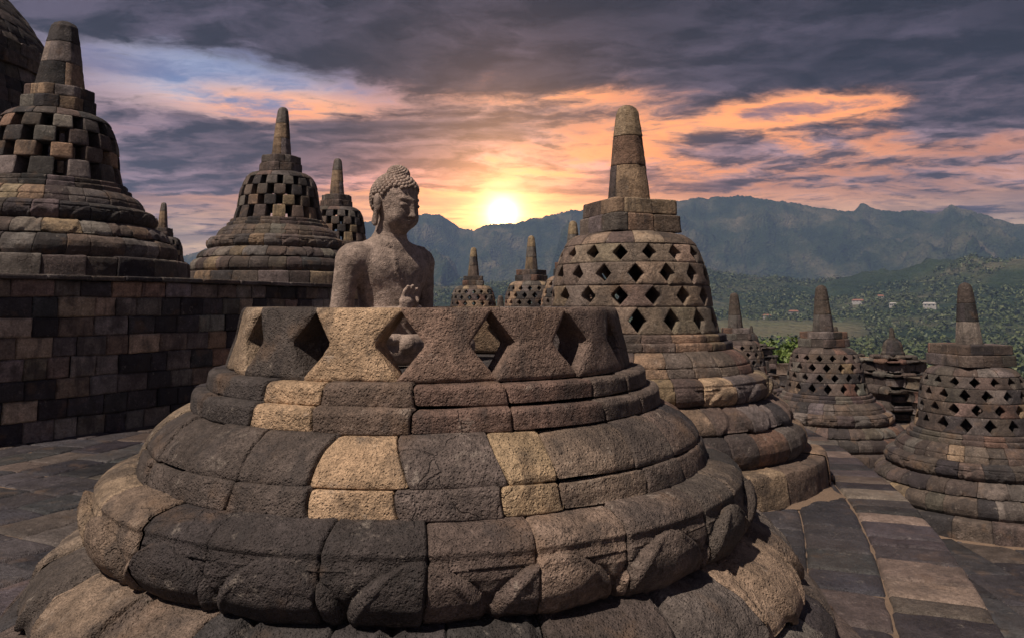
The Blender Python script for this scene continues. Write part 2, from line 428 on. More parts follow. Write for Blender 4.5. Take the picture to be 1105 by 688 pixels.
def stupa(name, loc, kind, seed, pal, res=.02, rot=0.0, scale=1.0, full=True, box='square', boxw=.40, mat=None, over=None, bph=0.0,
          sp_r=.21, sp_h=None, amp=.006, pal_bell=None, sp_cols=None, petals=18, n_bell=None, eroded=1.0, rows=4, bevel=.010):
    over = over or {}
    mat = mat or M_stone
    root = empty(name, loc, 0.0, scale)
    g = dict(ds=res, amp=amp)
    m = MB()   # plinth
    course(m, [(1.60, .283), (1.86, .280), (1.905, .268), (1.92, .20), (1.925, .10), (1.93, -.02)], 24, seed + 1, pal, off=.012, rad=.015, shape='oct' if False else None, over=over.get('plinth', ()), slant=.02, **g)
    m.build('plinth', mat, root)
    m = MB()
    course(m, [(1.50, .575), (1.60, .570), (1.68, .535), (1.73, .475), (1.745, .41), (1.735, .345), (1.70, .29), (1.64, .262)], 30, seed + 2, pal, slant=.06, over=over.get('torus', ()), **g)
    m.build('torus_course', mat, root)
    m = MB()
    course(m, [(1.28, .790), (1.42, .768), (1.53, .720), (1.585, .668), (1.608, .62), (1.612, .585), (1.58, .572), (1.52, .565)], 26, seed + 3, pal, slant=.05,
           relief=petal_relief(petals, .020 * eroded, 'band', .1), over=over.get('petal', ()), **g)
    m.build('petal_course', mat, root)
    m = MB()
    course(m, [(1.20, 1.040), (1.30, 1.036), (1.365, 1.014), (1.398, .985), (1.400, .968), (1.425, .950), (1.434, .905), (1.424, .855), (1.392, .812), (1.345, .785), (1.30, .778)], 26, seed + 4, pal, slant=.03,
           relief=petal_relief(petals, .016 * eroded, 'lotus', .0), over=over.get('lotus', ()), ds=res, amp=amp * 1.3, off=.006)
    m.build('lotus_cushion', mat, root)
    m = MB()
    course(m, [(1.02, 1.265), (1.09, 1.258), (1.15, 1.225), (1.20, 1.18), (1.225, 1.145), (1.226, 1.122), (1.19, 1.118)], 27, seed + 5, pal, slant=.07, over=over.get('cornice', ()), **g)
    course(m, [(1.18, 1.122), (1.238, 1.120), (1.252, 1.085), (1.262, 1.035), (1.20, 1.028)], 27, seed + 5, pal, slant=.01, over=over.get('cornice', ()), **g)
    m.build('cornice', mat, root)
    m = MB()
    course(m, [(.80, 1.420), (.985, 1.418), (1.000, 1.405), (1.004, 1.345), (.97, 1.341)], 19, seed + 6, pal, slant=.01, over=over.get('step', ()), ds=res, amp=amp * .8)
    course(m, [(.96, 1.343), (1.045, 1.341), (1.060, 1.325), (1.064, 1.262), (1.0, 1.258)], 19, seed + 6, pal, slant=.01, over=over.get('step', ()), ds=res, amp=amp * .8)
    t = np.linspace(0, 2 * PI, 41)[:-1]
    rr_ = np.array([.001, .4, .83]); X = np.stack([rr_[None, :] * np.cos(t)[:, None], rr_[None, :] * np.sin(t)[:, None], np.full((40, 3), 1.412)], -1)
    m.grid(X, np.array(DARK), wrap=True, flip=True)
    m.build('step_ring', mat, root)
    m = MB()
    bell(m, kind, seed + 7, pal_bell or pal, rows, n_bell or (16 if kind == 'diamond' else 12), bph, max(res, .015), over=over.get('bell', ()), amp=amp * .7, thick=.16 if kind == 'diamond' else .30)
    m.build('perforated_bell', mat, root)
    if not full: return root
    m = MB()
    course(m, [(.30, 2.480), (.50, 2.470), (.60, 2.445), (.665, 2.405), (.705, 2.36), (.72, 2.332), (.50, 2.328)], 14, seed + 8, pal_bell or pal, slant=.02, gap=.014, **g)
    m.build('bell_cap', mat, root)
    m = MB()
    sh = 'square' if box == 'square' else 'oct'
    k = 1.0 if box == 'square' else 1.08
    course(m, [(.20, 2.668), (boxw * k - .01, 2.665), (boxw * k, 2.655), (boxw * k + .004, 2.478), (.3, 2.472)], 9, seed + 9, pal, shape=sh, rot=rot, gap=.010, off=.005, wob=0, **g)
    b2 = boxw - .03
    course(m, [(.05, 2.838), (b2 * k - .01, 2.835), (b2 * k, 2.825), (b2 * k + .004, 2.672), (.3, 2.668)], 8, seed + 10, pal, shape=sh, rot=rot, gap=.010, off=.005, wob=0, **g)
    m.build('harmika', mat, root)
    m = MB()
    H = sp_h or 1.11; zt = 2.835 + H
    z1, z2 = 2.835 + H * .36, 2.835 + H * .66
    def rs(z): return sp_r * (1 - .47 * (z - 2.835) / H)
    cs = sp_cols or [pal, pal, pal]
    course(m, [(rs(z1) - .02, z1), (rs(z1), z1 - .004), (rs(2.84), 2.832)], 3, seed + 11, cs[0], shape='oct', rot=rot, gap=.007, off=.002, nu=14, wob=0, **g)
    course(m, [(rs(z2) - .02, z2), (rs(z2), z2 - .004), (rs(z1), z1 + .002), (rs(z1) - .02, z1)], 2, seed + 12, cs[1], shape='oct', rot=rot, gap=.004, off=.002, nu=20, wob=0, **g)
    rt = rs(zt)
    course(m, [(.001, zt), (rt * .45, zt - .012), (rt * .8, zt - .045), (rt, zt - .10), (rs(z2), z2 + .002), (rs(z2) - .02, z2)], 2, seed + 13, cs[2], shape='oct', rot=rot, gap=.0, off=.001, nu=20, vedge=False, wob=0, **g)
    m.build('spire', mat, root)
    return root

# ------------------------------------------------------------------ terraces
CG = np.array([-16.0, 12.0]); CW = np.array([-18.6, 19.2]); RW = 15.85
Z_UP, Z_LOW = 2.10, -1.79
def r_edge(ph): return np.interp(np.degrees(ph), [-180, 0, 15, 30, 45, 180], [20.2, 20.15, 20.8, 22.6, 24.0, 24.0])
def paving(mb, rings, a0, a1, z, seed, pal, edge=None, ds=.05, hz=.0):
    rng = np.random.RandomState(seed)
    for ri, (ra, rb, ln) in enumerate(rings):   # rings of slabs, inner radius, outer radius, slab length
        a = R_(a0) + rng.rand() * .02
        while a < R_(a1):
            wd = ln * (.65 + .75 * rng.rand()) / rb; b = a + wd
            L = wd * rb; W = rb - ra
            u = np.linspace(0, 1, max(4, int(L / ds)) + 1); v = np.linspace(0, 1, max(4, int(W / ds)) + 1)
            eu, ev = .012 / L, .012 / W
            u = np.unique(np.concatenate([u, [eu, 1 - eu, eu * 2, 1 - eu * 2]])); v = np.unique(np.concatenate([v, [ev, 1 - ev, 2 * ev, 1 - 2 * ev]]))
            U, V = np.meshgrid(u, v, indexing='ij')
            sk = (rng.rand() - .5) * .05
            TH = a + (b - a) * U + sk * (V - .5) * W / rb * 3
            RR = ra + (rb - ra) * V + .004 * np.sin(TH * 40 + ri)
            if rb < 21: RR = RR + (r_edge(TH) - 20.1) * np.clip((rb - 14) / 5, 0, 1)
            ed = np.minimum(np.minimum(U, 1 - U) * L, np.minimum(V, 1 - V) * W)
            X = CG[0] + RR * np.cos(TH); Y = CG[1] + RR * np.sin(TH)
            P0 = np.stack([X, Y, X * 0], -1).reshape(-1, 3)
            Z = z + (rng.rand() - .5) * .012 + (U - .5) * (rng.rand() - .5) * .012 - .028 * np.exp(-(ed / .013) ** 1.5) + fbm(P0, 5, 3).reshape(U.shape) * .006
            ch = np.clip(fbm(P0 + 9, 6, 2).reshape(U.shape) - .3, 0, 1)
            Z = Z - ch * .05 * np.exp(-ed / .04)
            mb.grid(np.stack([X, Y, Z], -1), pick(rng, pal), flip=True)
            a = b
def annulus(mb, ra, rb, a0, a1, z, c, n=120, cen=CG, edge=None):
    t = np.linspace(R_(a0), R_(a1), n)
    rr = np.array([ra, rb])[None, :] + np.zeros((n, 1))
    if edge is not None: rr = rr.copy(); rr[:, edge[1]] = edge[0](t)
    X = np.stack([cen[0] + rr * np.cos(t)[:, None], cen[1] + rr * np.sin(t)[:, None], np.full(rr.shape, z)], -1)
    mb.grid(X, np.array(c), flip=True)

def sand_fn(T, b):
    p = T.node('ShaderNodeTexCoord').outputs['Object']
    n = T.noise(p, 9, 6, .65); n2 = T.noise(p, 160, 3, .7)
    c = T.mix(n, (.30, .205, .135), (.13, .09, .065)); c = T.mix(T.rng(n2, .3, .7, 0, .5), c, (.08, .06, .05))
    T.put(b.inputs['Base Color'], c); b.inputs['Roughness'].default_value = .95
    bp = T.node('ShaderNodeBump'); bp.inputs['Distance'].default_value = .006; T.put(bp.inputs['Height'], n2); T.l.new(bp.outputs[0], b.inputs['Normal'])
M_sand = simple_mat('sandy_mortar', sand_fn)

PAL_FLOOR = [((.034, .032, .037), 4), ((.050, .047, .053), 4), ((.068, .062, .066), 3), ((.095, .078, .070), 1.0), ((.085, .064, .058), .5)]
PAL_RIM = [((.034, .031, .034), 4), ((.058, .051, .053), 4), ((.10, .080, .068), 2), ((.185, .145, .115), 1.5)]
m = MB()
edges = [20.1] + [19.58 - .44 * i for i in range(26)]
rings = [(19.58, 20.1, .30)] 
paving(m, rings, -75, 40, 0, 5, PAL_RIM, edge=r_edge)
paving(m, [(edges[i + 1], edges[i], .55) for i in range(1, len(edges) - 1)], -112, 12, 0, 6, PAL_FLOOR)
m.build('terrace_floor', M_floor)['kind'] = 'structure'
m = MB()
annulus(m, 2.0, 20.05, -180, 180, -.022, BROWN, 240, edge=(lambda t: r_edge(t) - .05, 1))
m.build('terrace_ground', M_sand)['kind'] = 'structure'
m = MB()     # riser from this terrace down to the next
rng = np.random.RandomState(15); z = Z_LOW - .02
for k in range(6):
    h = -(Z_LOW - .0) / 6 + .001; a = R_(-80)
    while a < R_(58):
        wd = (.3 + .3 * rng.rand()) / 20.1; b = a + wd; L = wd * 20.1
        u = np.unique(np.concatenate([np.linspace(0, 1, 7), [.012 / L, 1 - .012 / L, .03 / L, 1 - .03 / L]])); v = np.unique(np.concatenate([np.linspace(0, 1, 6), [.04, .96, .1, .9]]))
        U, V = np.meshgrid(u, v, indexing='ij'); TH = a + (b - a) * U; Z = z + h * V
        ed = np.minimum(np.minimum(U, 1 - U) * L, np.minimum(V, 1 - V) * h)
        P0 = np.stack([TH * 20, Z, Z * 0 + k], -1).reshape(-1, 3)
        rr = r_edge(TH) - .05 + (rng.rand() - .5) * .03 - .03 * np.exp(-(ed / .012) ** 1.4) + fbm(P0, 7, 3).reshape(U.shape) * .01
        m.grid(np.stack([CG[0] + rr * np.cos(TH), CG[1] + rr * np.sin(TH), Z], -1), pick(rng, PAL_WALL))
        a = b
    z += h
tag(m.build('terrace_riser', M_floor), kind='structure')
m = MB()
paving(m, [(20.12 + .62 * i, 20.12 + .62 * (i + 1), .8) for i in range(14)], -62, 30, Z_LOW, 8, PAL_FLOOR, ds=.09)
tag(m.build('lower_terrace_floor', M_floor), kind='structure')
m = MB(); annulus(m, 19.5, 33.0, -180, 180, Z_LOW - .03, BROWN, 240)
tag(m.build('lower_terrace_ground', M_sand), kind='structure')

# wall that holds up the upper terrace
m = MB()
rng = np.random.RandomState(3)
hs = [.27, .26, .25, .27, .26, .25, .26, .22]; z = -.03
wallroot = empty('retaining_wall', (CW[0], CW[1], 0))
tag(wallroot, 'curved retaining wall of dark stone blocks below the big stupa', 'wall')
for k, h in enumerate(hs):
    a = R_(-100) + rng.rand() * .01
    while a < R_(40):
        far = a > R_(-5) or a < R_(-60)
        wd = (.26 + .24 * rng.rand()) / RW; b = a + wd; L = wd * RW
        ds = .05 if far else .022
        u = np.linspace(0, 1, max(3, int(L / ds)) + 1); v = np.linspace(0, 1, max(3, int(h / ds)) + 1)
        eu, ev = .009 / L, .009 / h
        u = np.unique(np.concatenate([u, [eu, 1 - eu, eu * 2.2, 1 - eu * 2.2]])); v = np.unique(np.concatenate([v, [ev, 1 - ev, 2.2 * ev, 1 - 2.2 * ev]]))
        U, V = np.meshgrid(u, v, indexing='ij'); TH = a + (b - a) * U
        Z = z + h * V + .006 * ((1 - V) * np.sin(TH * 60 + k * 2) + V * np.sin(TH * 60 + k * 2 + 2))
        ed = np.minimum(np.minimum(U, 1 - U) * L, np.minimum(V, 1 - V) * h)
        P0 = np.stack([TH * RW, Z, Z * 0 + k], -1).reshape(-1, 3)
        rr = RW + (rng.rand() - .5) * .04 + (U - .5) * (rng.rand() - .5) * .02 + (V - .5) * (rng.rand() - .5) * .02 - .032 * np.exp(-(ed / .010) ** 1.4) + fbm(P0, 8, 3).reshape(U.shape) * .007
        ch = np.clip(fbm(P0 + 4, 9, 2).reshape(U.shape) - .2, 0, 1); rr = rr - ch * .07 * np.exp(-ed / .03) - (z + h * V) * .02
        m.grid(np.stack([rr * np.cos(TH), rr * np.sin(TH), Z], -1), pick(rng, PAL_WALL) * 1.3)
        a = b
    z += h
m.build('block_courses', M_stone, wallroot)
ztop = z
m = MB(); t = np.linspace(R_(-100), R_(40), 120); zz = np.linspace(0, ztop, 3)
m.grid(np.stack([(RW - .08) * np.cos(t)[:, None] + 0 * zz, (RW - .08) * np.sin(t)[:, None] + 0 * zz, np.tile(zz, (120, 1))], -1), np.array(BLACK))
m.build('core', M_stone, wallroot)
m = MB()
a = R_(-100)
while a < R_(40):       # coping slabs
    wd = (.4 + .35 * rng.rand()) / RW; b = a + wd; L = wd * RW
    u = np.linspace(0, 1, 12); u = np.unique(np.concatenate([u, [.01 / L, 1 - .01 / L, .025 / L, 1 - .025 / L]]))
    pr = roundprof([(RW - .95, ztop + .075), (RW + .03, ztop + .065), (RW + .035, ztop + .003), (RW - .10, ztop)], .03, .012)
    U = np.tile(u[:, None], (1, len(pr))); TH = a + (b - a) * U
    ed = np.minimum(U, 1 - U) * L
    rr = pr[None, :, 0] - .015 * np.exp(-(ed / .010) ** 1.4) + (rng.rand() - .5) * .02
    Z = pr[None, :, 1] - .01 * np.exp(-(ed / .010) ** 1.4) + (rng.rand() - .5) * .008 + fbm(np.stack([TH * RW, rr, rr * 0], -1).reshape(-1, 3), 6, 2).reshape(U.shape) * .006
    m.grid(np.stack([rr * np.cos(TH), rr * np.sin(TH), Z + 0 * U], -1), pick(rng, [(DARK, 3), (GREY, 3), (BROWN, 2)]), flip=True)
    a = b
m.build('coping', M_stone, wallroot)
Z_UP = ztop + .06
m = MB(); annulus(m, .5, RW - .5, -180, 180, Z_UP - .012, MID, 120, cen=CW)
tag(m.build('upper_terrace_floor', M_floor), kind='structure')

# ------------------------------------------------------------------ stupas
G_LOW, G_UP = 'lattice stupas on the lower terrace', 'stupas with square openings on the upper terrace'
G_MID = 'lattice stupas on the middle terrace'
FT = (.38, .265, .17)
over = dict(
    bell=[(-160, -137, (.27, .20, .14)), (-136.9, -115, (.075, .062, .055)), (-114.8, -93, FT), (-92.5, -70, (.20, .135, .105)), (-70, -47, (.17, .118, .094)), (-47.2, -24, (.16, .115, .095)), (-24, 20, (.2, .15, .12))],
    step=[(-160, -119, (.065, .055, .052)), (-118, -99, FT), (-99, -83, (.15, .11, .088)), (-83, -50, (.16, .105, .085)), (-50, 20, (.13, .10, .085))],
    cornice=[(-180, -150, (.25, .19, .135)), (-150, -106, (.085, .068, .060)), (-106, -92, FT), (-91, -80, (.12, .095, .085)), (-79, -66, (.33, .24, .15)), (-66, -53, (.20, .15, .115)), (-53, -30, (.12, .094, .08))],
    lotus=[(175, 180, TAN), (-180, -140, (.27, .20, .14)), (-139, -121, (.17, .125, .095)), (-121, -107, (.05, .042, .042)), (-107, -96, (.055, .046, .045)), (-96, -82, (.055, .046, .044)), (-82, -68, (.12, .09, .078)), (-68, -55, (.22, .16, .125)), (-55, -40, (.13, .10, .085))],
    petal=[(-180, -160, (.20, .155, .12)), (-160, -146, (.085, .07, .062)), (-146, -130, (.21, .155, .115)), (-130, -117, (.16, .12, .095)), (-117, -100, (.055, .05, .05)), (-60, -35, (.12, .10, .09)), (-35, -10, (.25, .18, .13))])
front = stupa('truncated_stupa', (-.376, 3.663, 0), 'diamond', 21, PAL_FRONT, res=.0085, full=False, rows=1, bph=R_(-92.2), over=over, amp=.0055, petals=21, mat=M_stone, eroded=1.25)
tag(front, 'open stupa with its upper bell missing, a seated stone Buddha inside it', 'stupa')

ov = dict(plinth=[(-60, -20, (.16, .115, .09))], bell=[])
mid = stupa('lattice_stupa', (1.287, 8.192, 0), 'diamond', 41, PAL_MID, res=.016, rot=R_(-68), scale=.99, bph=R_(-95), pal_bell=[((.15, .115, .09), 3), ((.21, .16, .12), 4), ((.26, .195, .14), 2), ((.16, .12, .10), 3)], boxw=.42, over=ov, sp_r=.235)
tag(mid, 'tall complete stupa with diamond openings directly behind the open Buddha stupa', 'stupa', G_MID)
# those further round the middle terrace
f3 = stupa('lattice_stupa', (1.60, 19.6, 0), 'diamond', 61, PAL_MID, res=.035, rot=R_(-60), scale=.98, amp=.005)
tag(f3, 'stupa mostly hidden behind the tall lattice stupa, only its left edge and spire tip showing', 'stupa', G_MID)
f2 = copy_tree(f3); f2.location = (.60, 23.3, 0); f2.rotation_euler.z = .5; f2.scale = (.967,) * 3
tag(f2, 'distant glowing stupa between the tall lattice stupa and the smallest one under the sun', 'stupa', G_MID)
f1 = copy_tree(f3); f1.location = (-1.40, 27.3, 0); f1.rotation_euler.z = -.5; f1.scale = (.95,) * 3
tag(f1, 'farthest small stupa beside the Buddha\'s left arm, in the sun glow', 'stupa', G_MID)
# lower terrace
r1 = stupa('lattice_stupa', (7.90, 13.15, Z_LOW), 'diamond', 71, PAL_RIGHT, res=.022, rot=R_(-80), scale=.99, boxw=.50, bph=.1, sp_r=.20, sp_h=1.06,
           sp_cols=[[((.26, .22, .19), 1)], [(DARK, 1)], [(MID, 1)]])
tag(r1, 'grey lattice stupa at the right edge with a two tone spire', 'stupa', G_LOW)
r2 = stupa('lattice_stupa', (7.50, 18.30, Z_LOW), 'diamond', 81, PAL_RIGHT, res=.028, rot=R_(-60), scale=1.0, bph=.05, sp_r=.235, boxw=.43)
tag(r2, 'dark lattice stupa with evenly brown spire left of the two tone spire stupa', 'stupa', G_LOW)
r3 = copy_tree(r2); r3.location = (7.12, 24.2, Z_LOW - .1); r3.rotation_euler.z = .9
tag(r3, 'stupa half hidden right behind the tall lattice stupa, next to a leafy tree', 'stupa', G_LOW)
r4 = copy_tree(r2); r4.location = (-.55, 36.0, Z_LOW - .05); r4.rotation_euler.z = 2.1
tag(r4, 'stupa of which only the spire tip shows between the two distant glowing stupas', 'stupa', G_LOW)
# upper terrace
l1 = stupa('checkered_stupa', (-7.48, 12.08, Z_UP), 'square', 91, PAL_LEFT, res=.02, rot=R_(10), scale=1.10, box='oct', boxw=.46, bph=.12, sp_r=.34, n_bell=12, sp_h=1.08, amp=.008)
tag(l1, 'largest stupa with square openings, above the wall at the left edge', 'stupa', G_UP)
l2 = stupa('checkered_stupa', (-5.19, 16.6, Z_UP), 'square', 101, [(GREY, 3), (BROWN, 4), (MID, 3), (LTAN, 2), (DARK, 2)], res=.024, rot=R_(0), scale=1.02, box='oct', boxw=.42, bph=.3, sp_r=.215, n_bell=14, sp_h=1.14, amp=.007)
tag(l2, 'stupa with square openings standing alone between the left edge stupa and the Buddha', 'stupa', G_UP)
l3 = copy_tree(l2); l3.location = (-5.33, 22.6, Z_UP); l3.rotation_euler.z = .35
tag(l3, 'stupa with square openings partly behind the Buddha\'s right shoulder', 'stupa', G_UP)
l4 = copy_tree(l2); l4.location = (-15.3, 32.7, Z_UP); l4.rotation_euler.z = .8
tag(l4, 'far stupa whose thin spire shows just right of the left edge stupa', 'stupa', G_UP)

# central stupa
ms = empty('central_stupa', (CW[0], CW[1], 0))
tag(ms, 'huge solid central stupa with a plain block built dome, cut by the left border', 'stupa')
m = MB(); z = Z_UP - .05
for k in range(9):
    r = 7.6 - .14 * k; h = .33
    course(m, [(r - .3, z + h), (r, z + h - .01), (r + .01, z), (r - .1, z - .005)], int(2 * PI * r / .55), 300 + k, PAL_LEFT, ds=.11, amp=.012, off=.02, gap=.03, gw=.02)
    z += h
m.build('base_course', M_stone_far, ms)
m = MB()
course(m, [(6.0, z + .9), (6.5, z + .82), (6.85, z + .6), (6.95, z + .35), (6.8, z + .1), (6.5, z)], 60, 320, PAL_LEFT, ds=.09, amp=.03, off=.02, gap=.03, gw=.02, relief=petal_relief(32, .05, 'lotus'))
z += .88
course(m, [(5.9, z + .5), (6.3, z + .48), (6.5, z + .3), (6.55, z), (6.2, z - .03)], 56, 321, PAL_LEFT, ds=.1, amp=.02, off=.02, gap=.03, gw=.02)
z += .48
m.build('lotus_cushion', M_stone_far, ms)
m = MB(); z0 = z
def dome_r(zz):
    return 6.25 * (1 - np.clip((zz - z0) / 5.6, 0, 1) ** 2.4) ** .5 * (1 - .06 * np.clip((zz - z0) / 3, 0, 1))
k = 0
while z < z0 + 5.3:
    h = .34
    if k in (4, 5):
        course(m, [(dome_r(z + h) - .1, z + h), (dome_r(z) + .10, z + h - .02), (dome_r(z) + .11, z), (dome_r(z) - .2, z - .01)], 60, 340 + k, PAL_LEFT, ds=.11, amp=.012, off=.02, gap=.03, gw=.02)
    else:
        course(m, [(dome_r(z + h), z + h), (dome_r(z), z)], int(2 * PI * dome_r(z) / .55), 340 + k, [(BLACK, 3), (DARK, 4), (MID, 4), (GREY, 2)], ds=.11, amp=.012, off=.02, gap=.03, gw=.02)
    z += h; k += 1
m.build('dome', M_stone_far, ms)
m = MB(); course(m, [(.1, z + 1.2), (2.2, z + 1.15), (2.3, z + .1), (2.4, z - .3)], 12, 380, PAL_LEFT, ds=.12, shape='square')
m.build('harmika', M_stone_far, ms)
m = MB(); course(m, [(.1, z + 6), (.5, z + 5.8), (1.2, z + 1.1)], 6, 381, PAL_LEFT, ds=.15, shape='oct')
m.build('spire', M_stone_far, ms)

# small niche pinnacles on the balustrade beyond the lower terrace
def pinnacle(loc, seed, label):
    root = empty('balustrade_pinnacle', loc, .3)
    g = dict(ds=.05, amp=.02, off=.02, gap=.03, gw=.018)
    m = MB()
    for k, (r, z1, z0_) in enumerate([(1.15, .35, -.6), (.95, .62, .36), (1.12, .85, .63), (.88, 1.12, .86), (1.05, 1.3, 1.13)]):
        course(m, [(.2, z1), (r - .03, z1 - .01), (r, z1 - .05), (r + .01, z0_ + .02), (.5, z0_)], 10, seed + k, PAL_RIGHT, shape='square', rot=.1 * (k % 2), relief=lambda TH, V, P0: .05 * np.sign(np.sin(TH * 4 + .4)) , **g)
    m.build('niche_base', M_stone_far, root)
    m = MB()
    for k, (r, z1, z0_) in enumerate([(.80, 1.6, 1.31), (.86, 1.72, 1.61), (.66, 2.0, 1.73), (.78, 2.1, 2.01), (.5, 2.22, 2.11)]):
        course(m, [(.1, z1), (r - .03, z1 - .01), (r, z1 - .04), (r - .01, z0_ + .01), (.3, z0_)], 9, seed + 20 + k, PAL_RIGHT, shape='square', rot=.05 * (k % 3), relief=lambda TH, V, P0: .03 * np.sign(np.sin(TH * 6)), **g)
    m.build('stepped_roof', M_stone_far, root)
    m = MB()
    course(m, [(.01, 2.72), (.16, 2.70), (.25, 2.62), (.29, 2.5), (.31, 2.34), (.345, 2.30), (.345, 2.23), (.2, 2.22)], 8, seed + 40, [(DARK, 1), (MID, 1)], ds=.03, amp=.006, off=.004, gap=.006, gw=.01)
    m.build('crowning_bell', M_stone_far, root)
    m = MB()
    course(m, [(.005, 3.08), (.05, 3.06), (.065, 3.0), (.095, 2.74), (.15, 2.735), (.16, 2.69), (.05, 2.68)], 4, seed + 50, [(DARK, 1), (MID, 1)], ds=.03, amp=.002, off=.001, gap=.002, gw=.01)
    m.build('finial', M_stone_far, root)
    return tag(root, label, 'pinnacle', 'small carved pinnacles on the outer balustrade')
pin = pinnacle((12.0, 24.0, Z_LOW - .32), 400, 'tiered carved pinnacle with a small bell top between two lattice stupas')
p2 = copy_tree(pin); p2.location = (11.35, 36.0, Z_LOW - .60)
tag(p2, 'tiny pinnacle tip just right of the spire of the half hidden stupa')
p3 = copy_tree(pin); p3.location = (11.6, 27.2, Z_LOW - .38); p3.rotation_euler.z = .9
tag(p3, 'tiny pinnacle tip just right of the evenly brown spire')
# weathered balustrade blocks round the pinnacles
m = MB(); rng = np.random.RandomState(77)
balroot = empty('balustrade', (0, 0, 0)); tag(balroot, 'low broken balustrade of rough carved blocks running behind the lower stupas', 'balustrade')
for k in range(4):
    a = R_(-22)
    while a < R_(62):
        wd = (.3 + .5 * rng.rand()) / 30.2; b = a + wd
        if k == 3 and rng.rand() < .45: a = b; continue
        c = pick(rng, PAL_RIGHT); ro = (rng.rand() - .5) * .3; zb = Z_LOW - .1 + k * .36; hh = .36 * (.85 + .3 * (k == 3) * rng.rand())
        def fn(U, V, Wd, a=a, b=b, ro=ro, zb=zb, hh=hh):
            TH = a + (b - a) * (.02 + .96 * U); r = 30.0 + ro + .5 * Wd - .06 * np.abs(V - .5) ** 2 * 4 * (Wd < .5)
            P0 = np.stack([r * np.cos(TH), r * np.sin(TH), zb + hh * V], -1).reshape(-1, 3)
            r = r + fbm(P0, 3, 3).reshape(U.shape) * .10
            return np.stack([CG[0] + r * np.cos(TH), CG[1] + r * np.sin(TH), zb + hh * V + 0 * U], -1)
        boxstone(m, fn, c, 5, 4, 2)
        a = b
m.build('rough_blocks', M_stone_far, balroot)

# blown sand caught round the plinths
m = MB()
for cx, cy, zz, r0, wdt, a0, a1, sd in ((1.287, 8.192, 0, 1.86, .26, -150, 60, 1), (-.376, 3.663, 0, 1.85, .16, -190, 40, 2), (7.5, 18.3, Z_LOW, 1.88, .3, -170, 10, 3), (7.9, 13.15, Z_LOW, 1.86, .2, -190, -40, 4)):
    t = np.linspace(R_(a0), R_(a1), 260); v = np.linspace(0, 1, 7)
    wn = .5 + .5 * fbm(np.stack([t * 3, t * 0 + sd, t * 0], -1), 1.6, 3)
    wn = np.clip(wn * 1.6 - .35, .05, 1.6) * wdt
    rr = r0 + v[None, :] * wn[:, None]
    z = zz + .010 + .035 * (1 - v[None, :]) ** 2 * (wn[:, None] / wdt) - .022 * v[None, :] ** 3
    m.grid(np.stack([cx + rr * np.cos(t)[:, None], cy + rr * np.sin(t)[:, None], z], -1), np.array(TAN), flip=True)
tag(m.build('sand', M_sand), 'pale sand gathered in the joints around the stupa bases', 'sand', kind='stuff')

# ------------------------------------------------------------------ seated stone Buddha
def norm(v): return np.sqrt((v * v).sum(1))
def s_ell(p, c, r, rx=0.0):
    q = p - np.array(c)
    if rx: cs, sn = math.cos(rx), math.sin(rx); q = np.stack([q[:, 0], q[:, 1] * cs + q[:, 2] * sn, -q[:, 1] * sn + q[:, 2] * cs], 1)
    r = np.array(r); k0 = norm(q / r); k1 = norm(q / (r * r)); return k0 * (k0 - 1) / np.maximum(k1, 1e-6)
def s_cap(p, a, b, ra, rb):
    a, b = np.array(a, float), np.array(b, float); ab = b - a
    h = np.clip(((p - a) @ ab) / (ab @ ab), 0, 1)
    return norm(p - a - h[:, None] * ab) - (ra + (rb - ra) * h)
def smin(a, b, k):
    if k <= 0: return np.minimum(a, b)
    h = np.clip(.5 + .5 * (b - a) / k, 0, 1); return b + (a - b) * h - k * h * (1 - h)
def smax(a, b, k): return -smin(-a, -b, k)
PR = []      # (kind, args, blend)
def E(c, r, k=.02, rx=0.0): PR.append(('e', (c, r, rx), k))
def K(a, b, ra, rb, k=.02): PR.append(('k', (a, b, ra, rb), k))
def M2(f, *a, **kw):
    for s in (-1, 1):
        b = [tuple([x[0] * s, x[1], x[2]]) if isinstance(x, tuple) and i < 2 and len(x) == 3 and not (f is E and i == 1) else x for i, x in enumerate(a)]
        f(*b, **kw)
# torso
E((0, .02, .07), (.20, .15, .10), .03)
K((0, .02, .10), (0, .015, .30), .148, .140, .06)
E((0, .005, .42), (.190, .112, .155), .06)
M2(E, (.080, -.045, .450), (.085, .055, .070), k=.06)
M2(K, (.05, .02, .560), (.200, .025, .500), .058, .062, k=.06)
M2(E, (.212, .025, .490), (.072, .070, .078), k=.04)
K((0, .02, .52), (0, .0, .66), .092, .076, .045)
# arms
M2(K, (.232, .025, .49), (.262, .045, .215), .062, .052, k=.02)
K((-.262, .045, .215), (-.065, -.175, .245), .047, .030, .02)
K((.262, .045, .215), (.075, -.175, .195), .047, .030, .02)
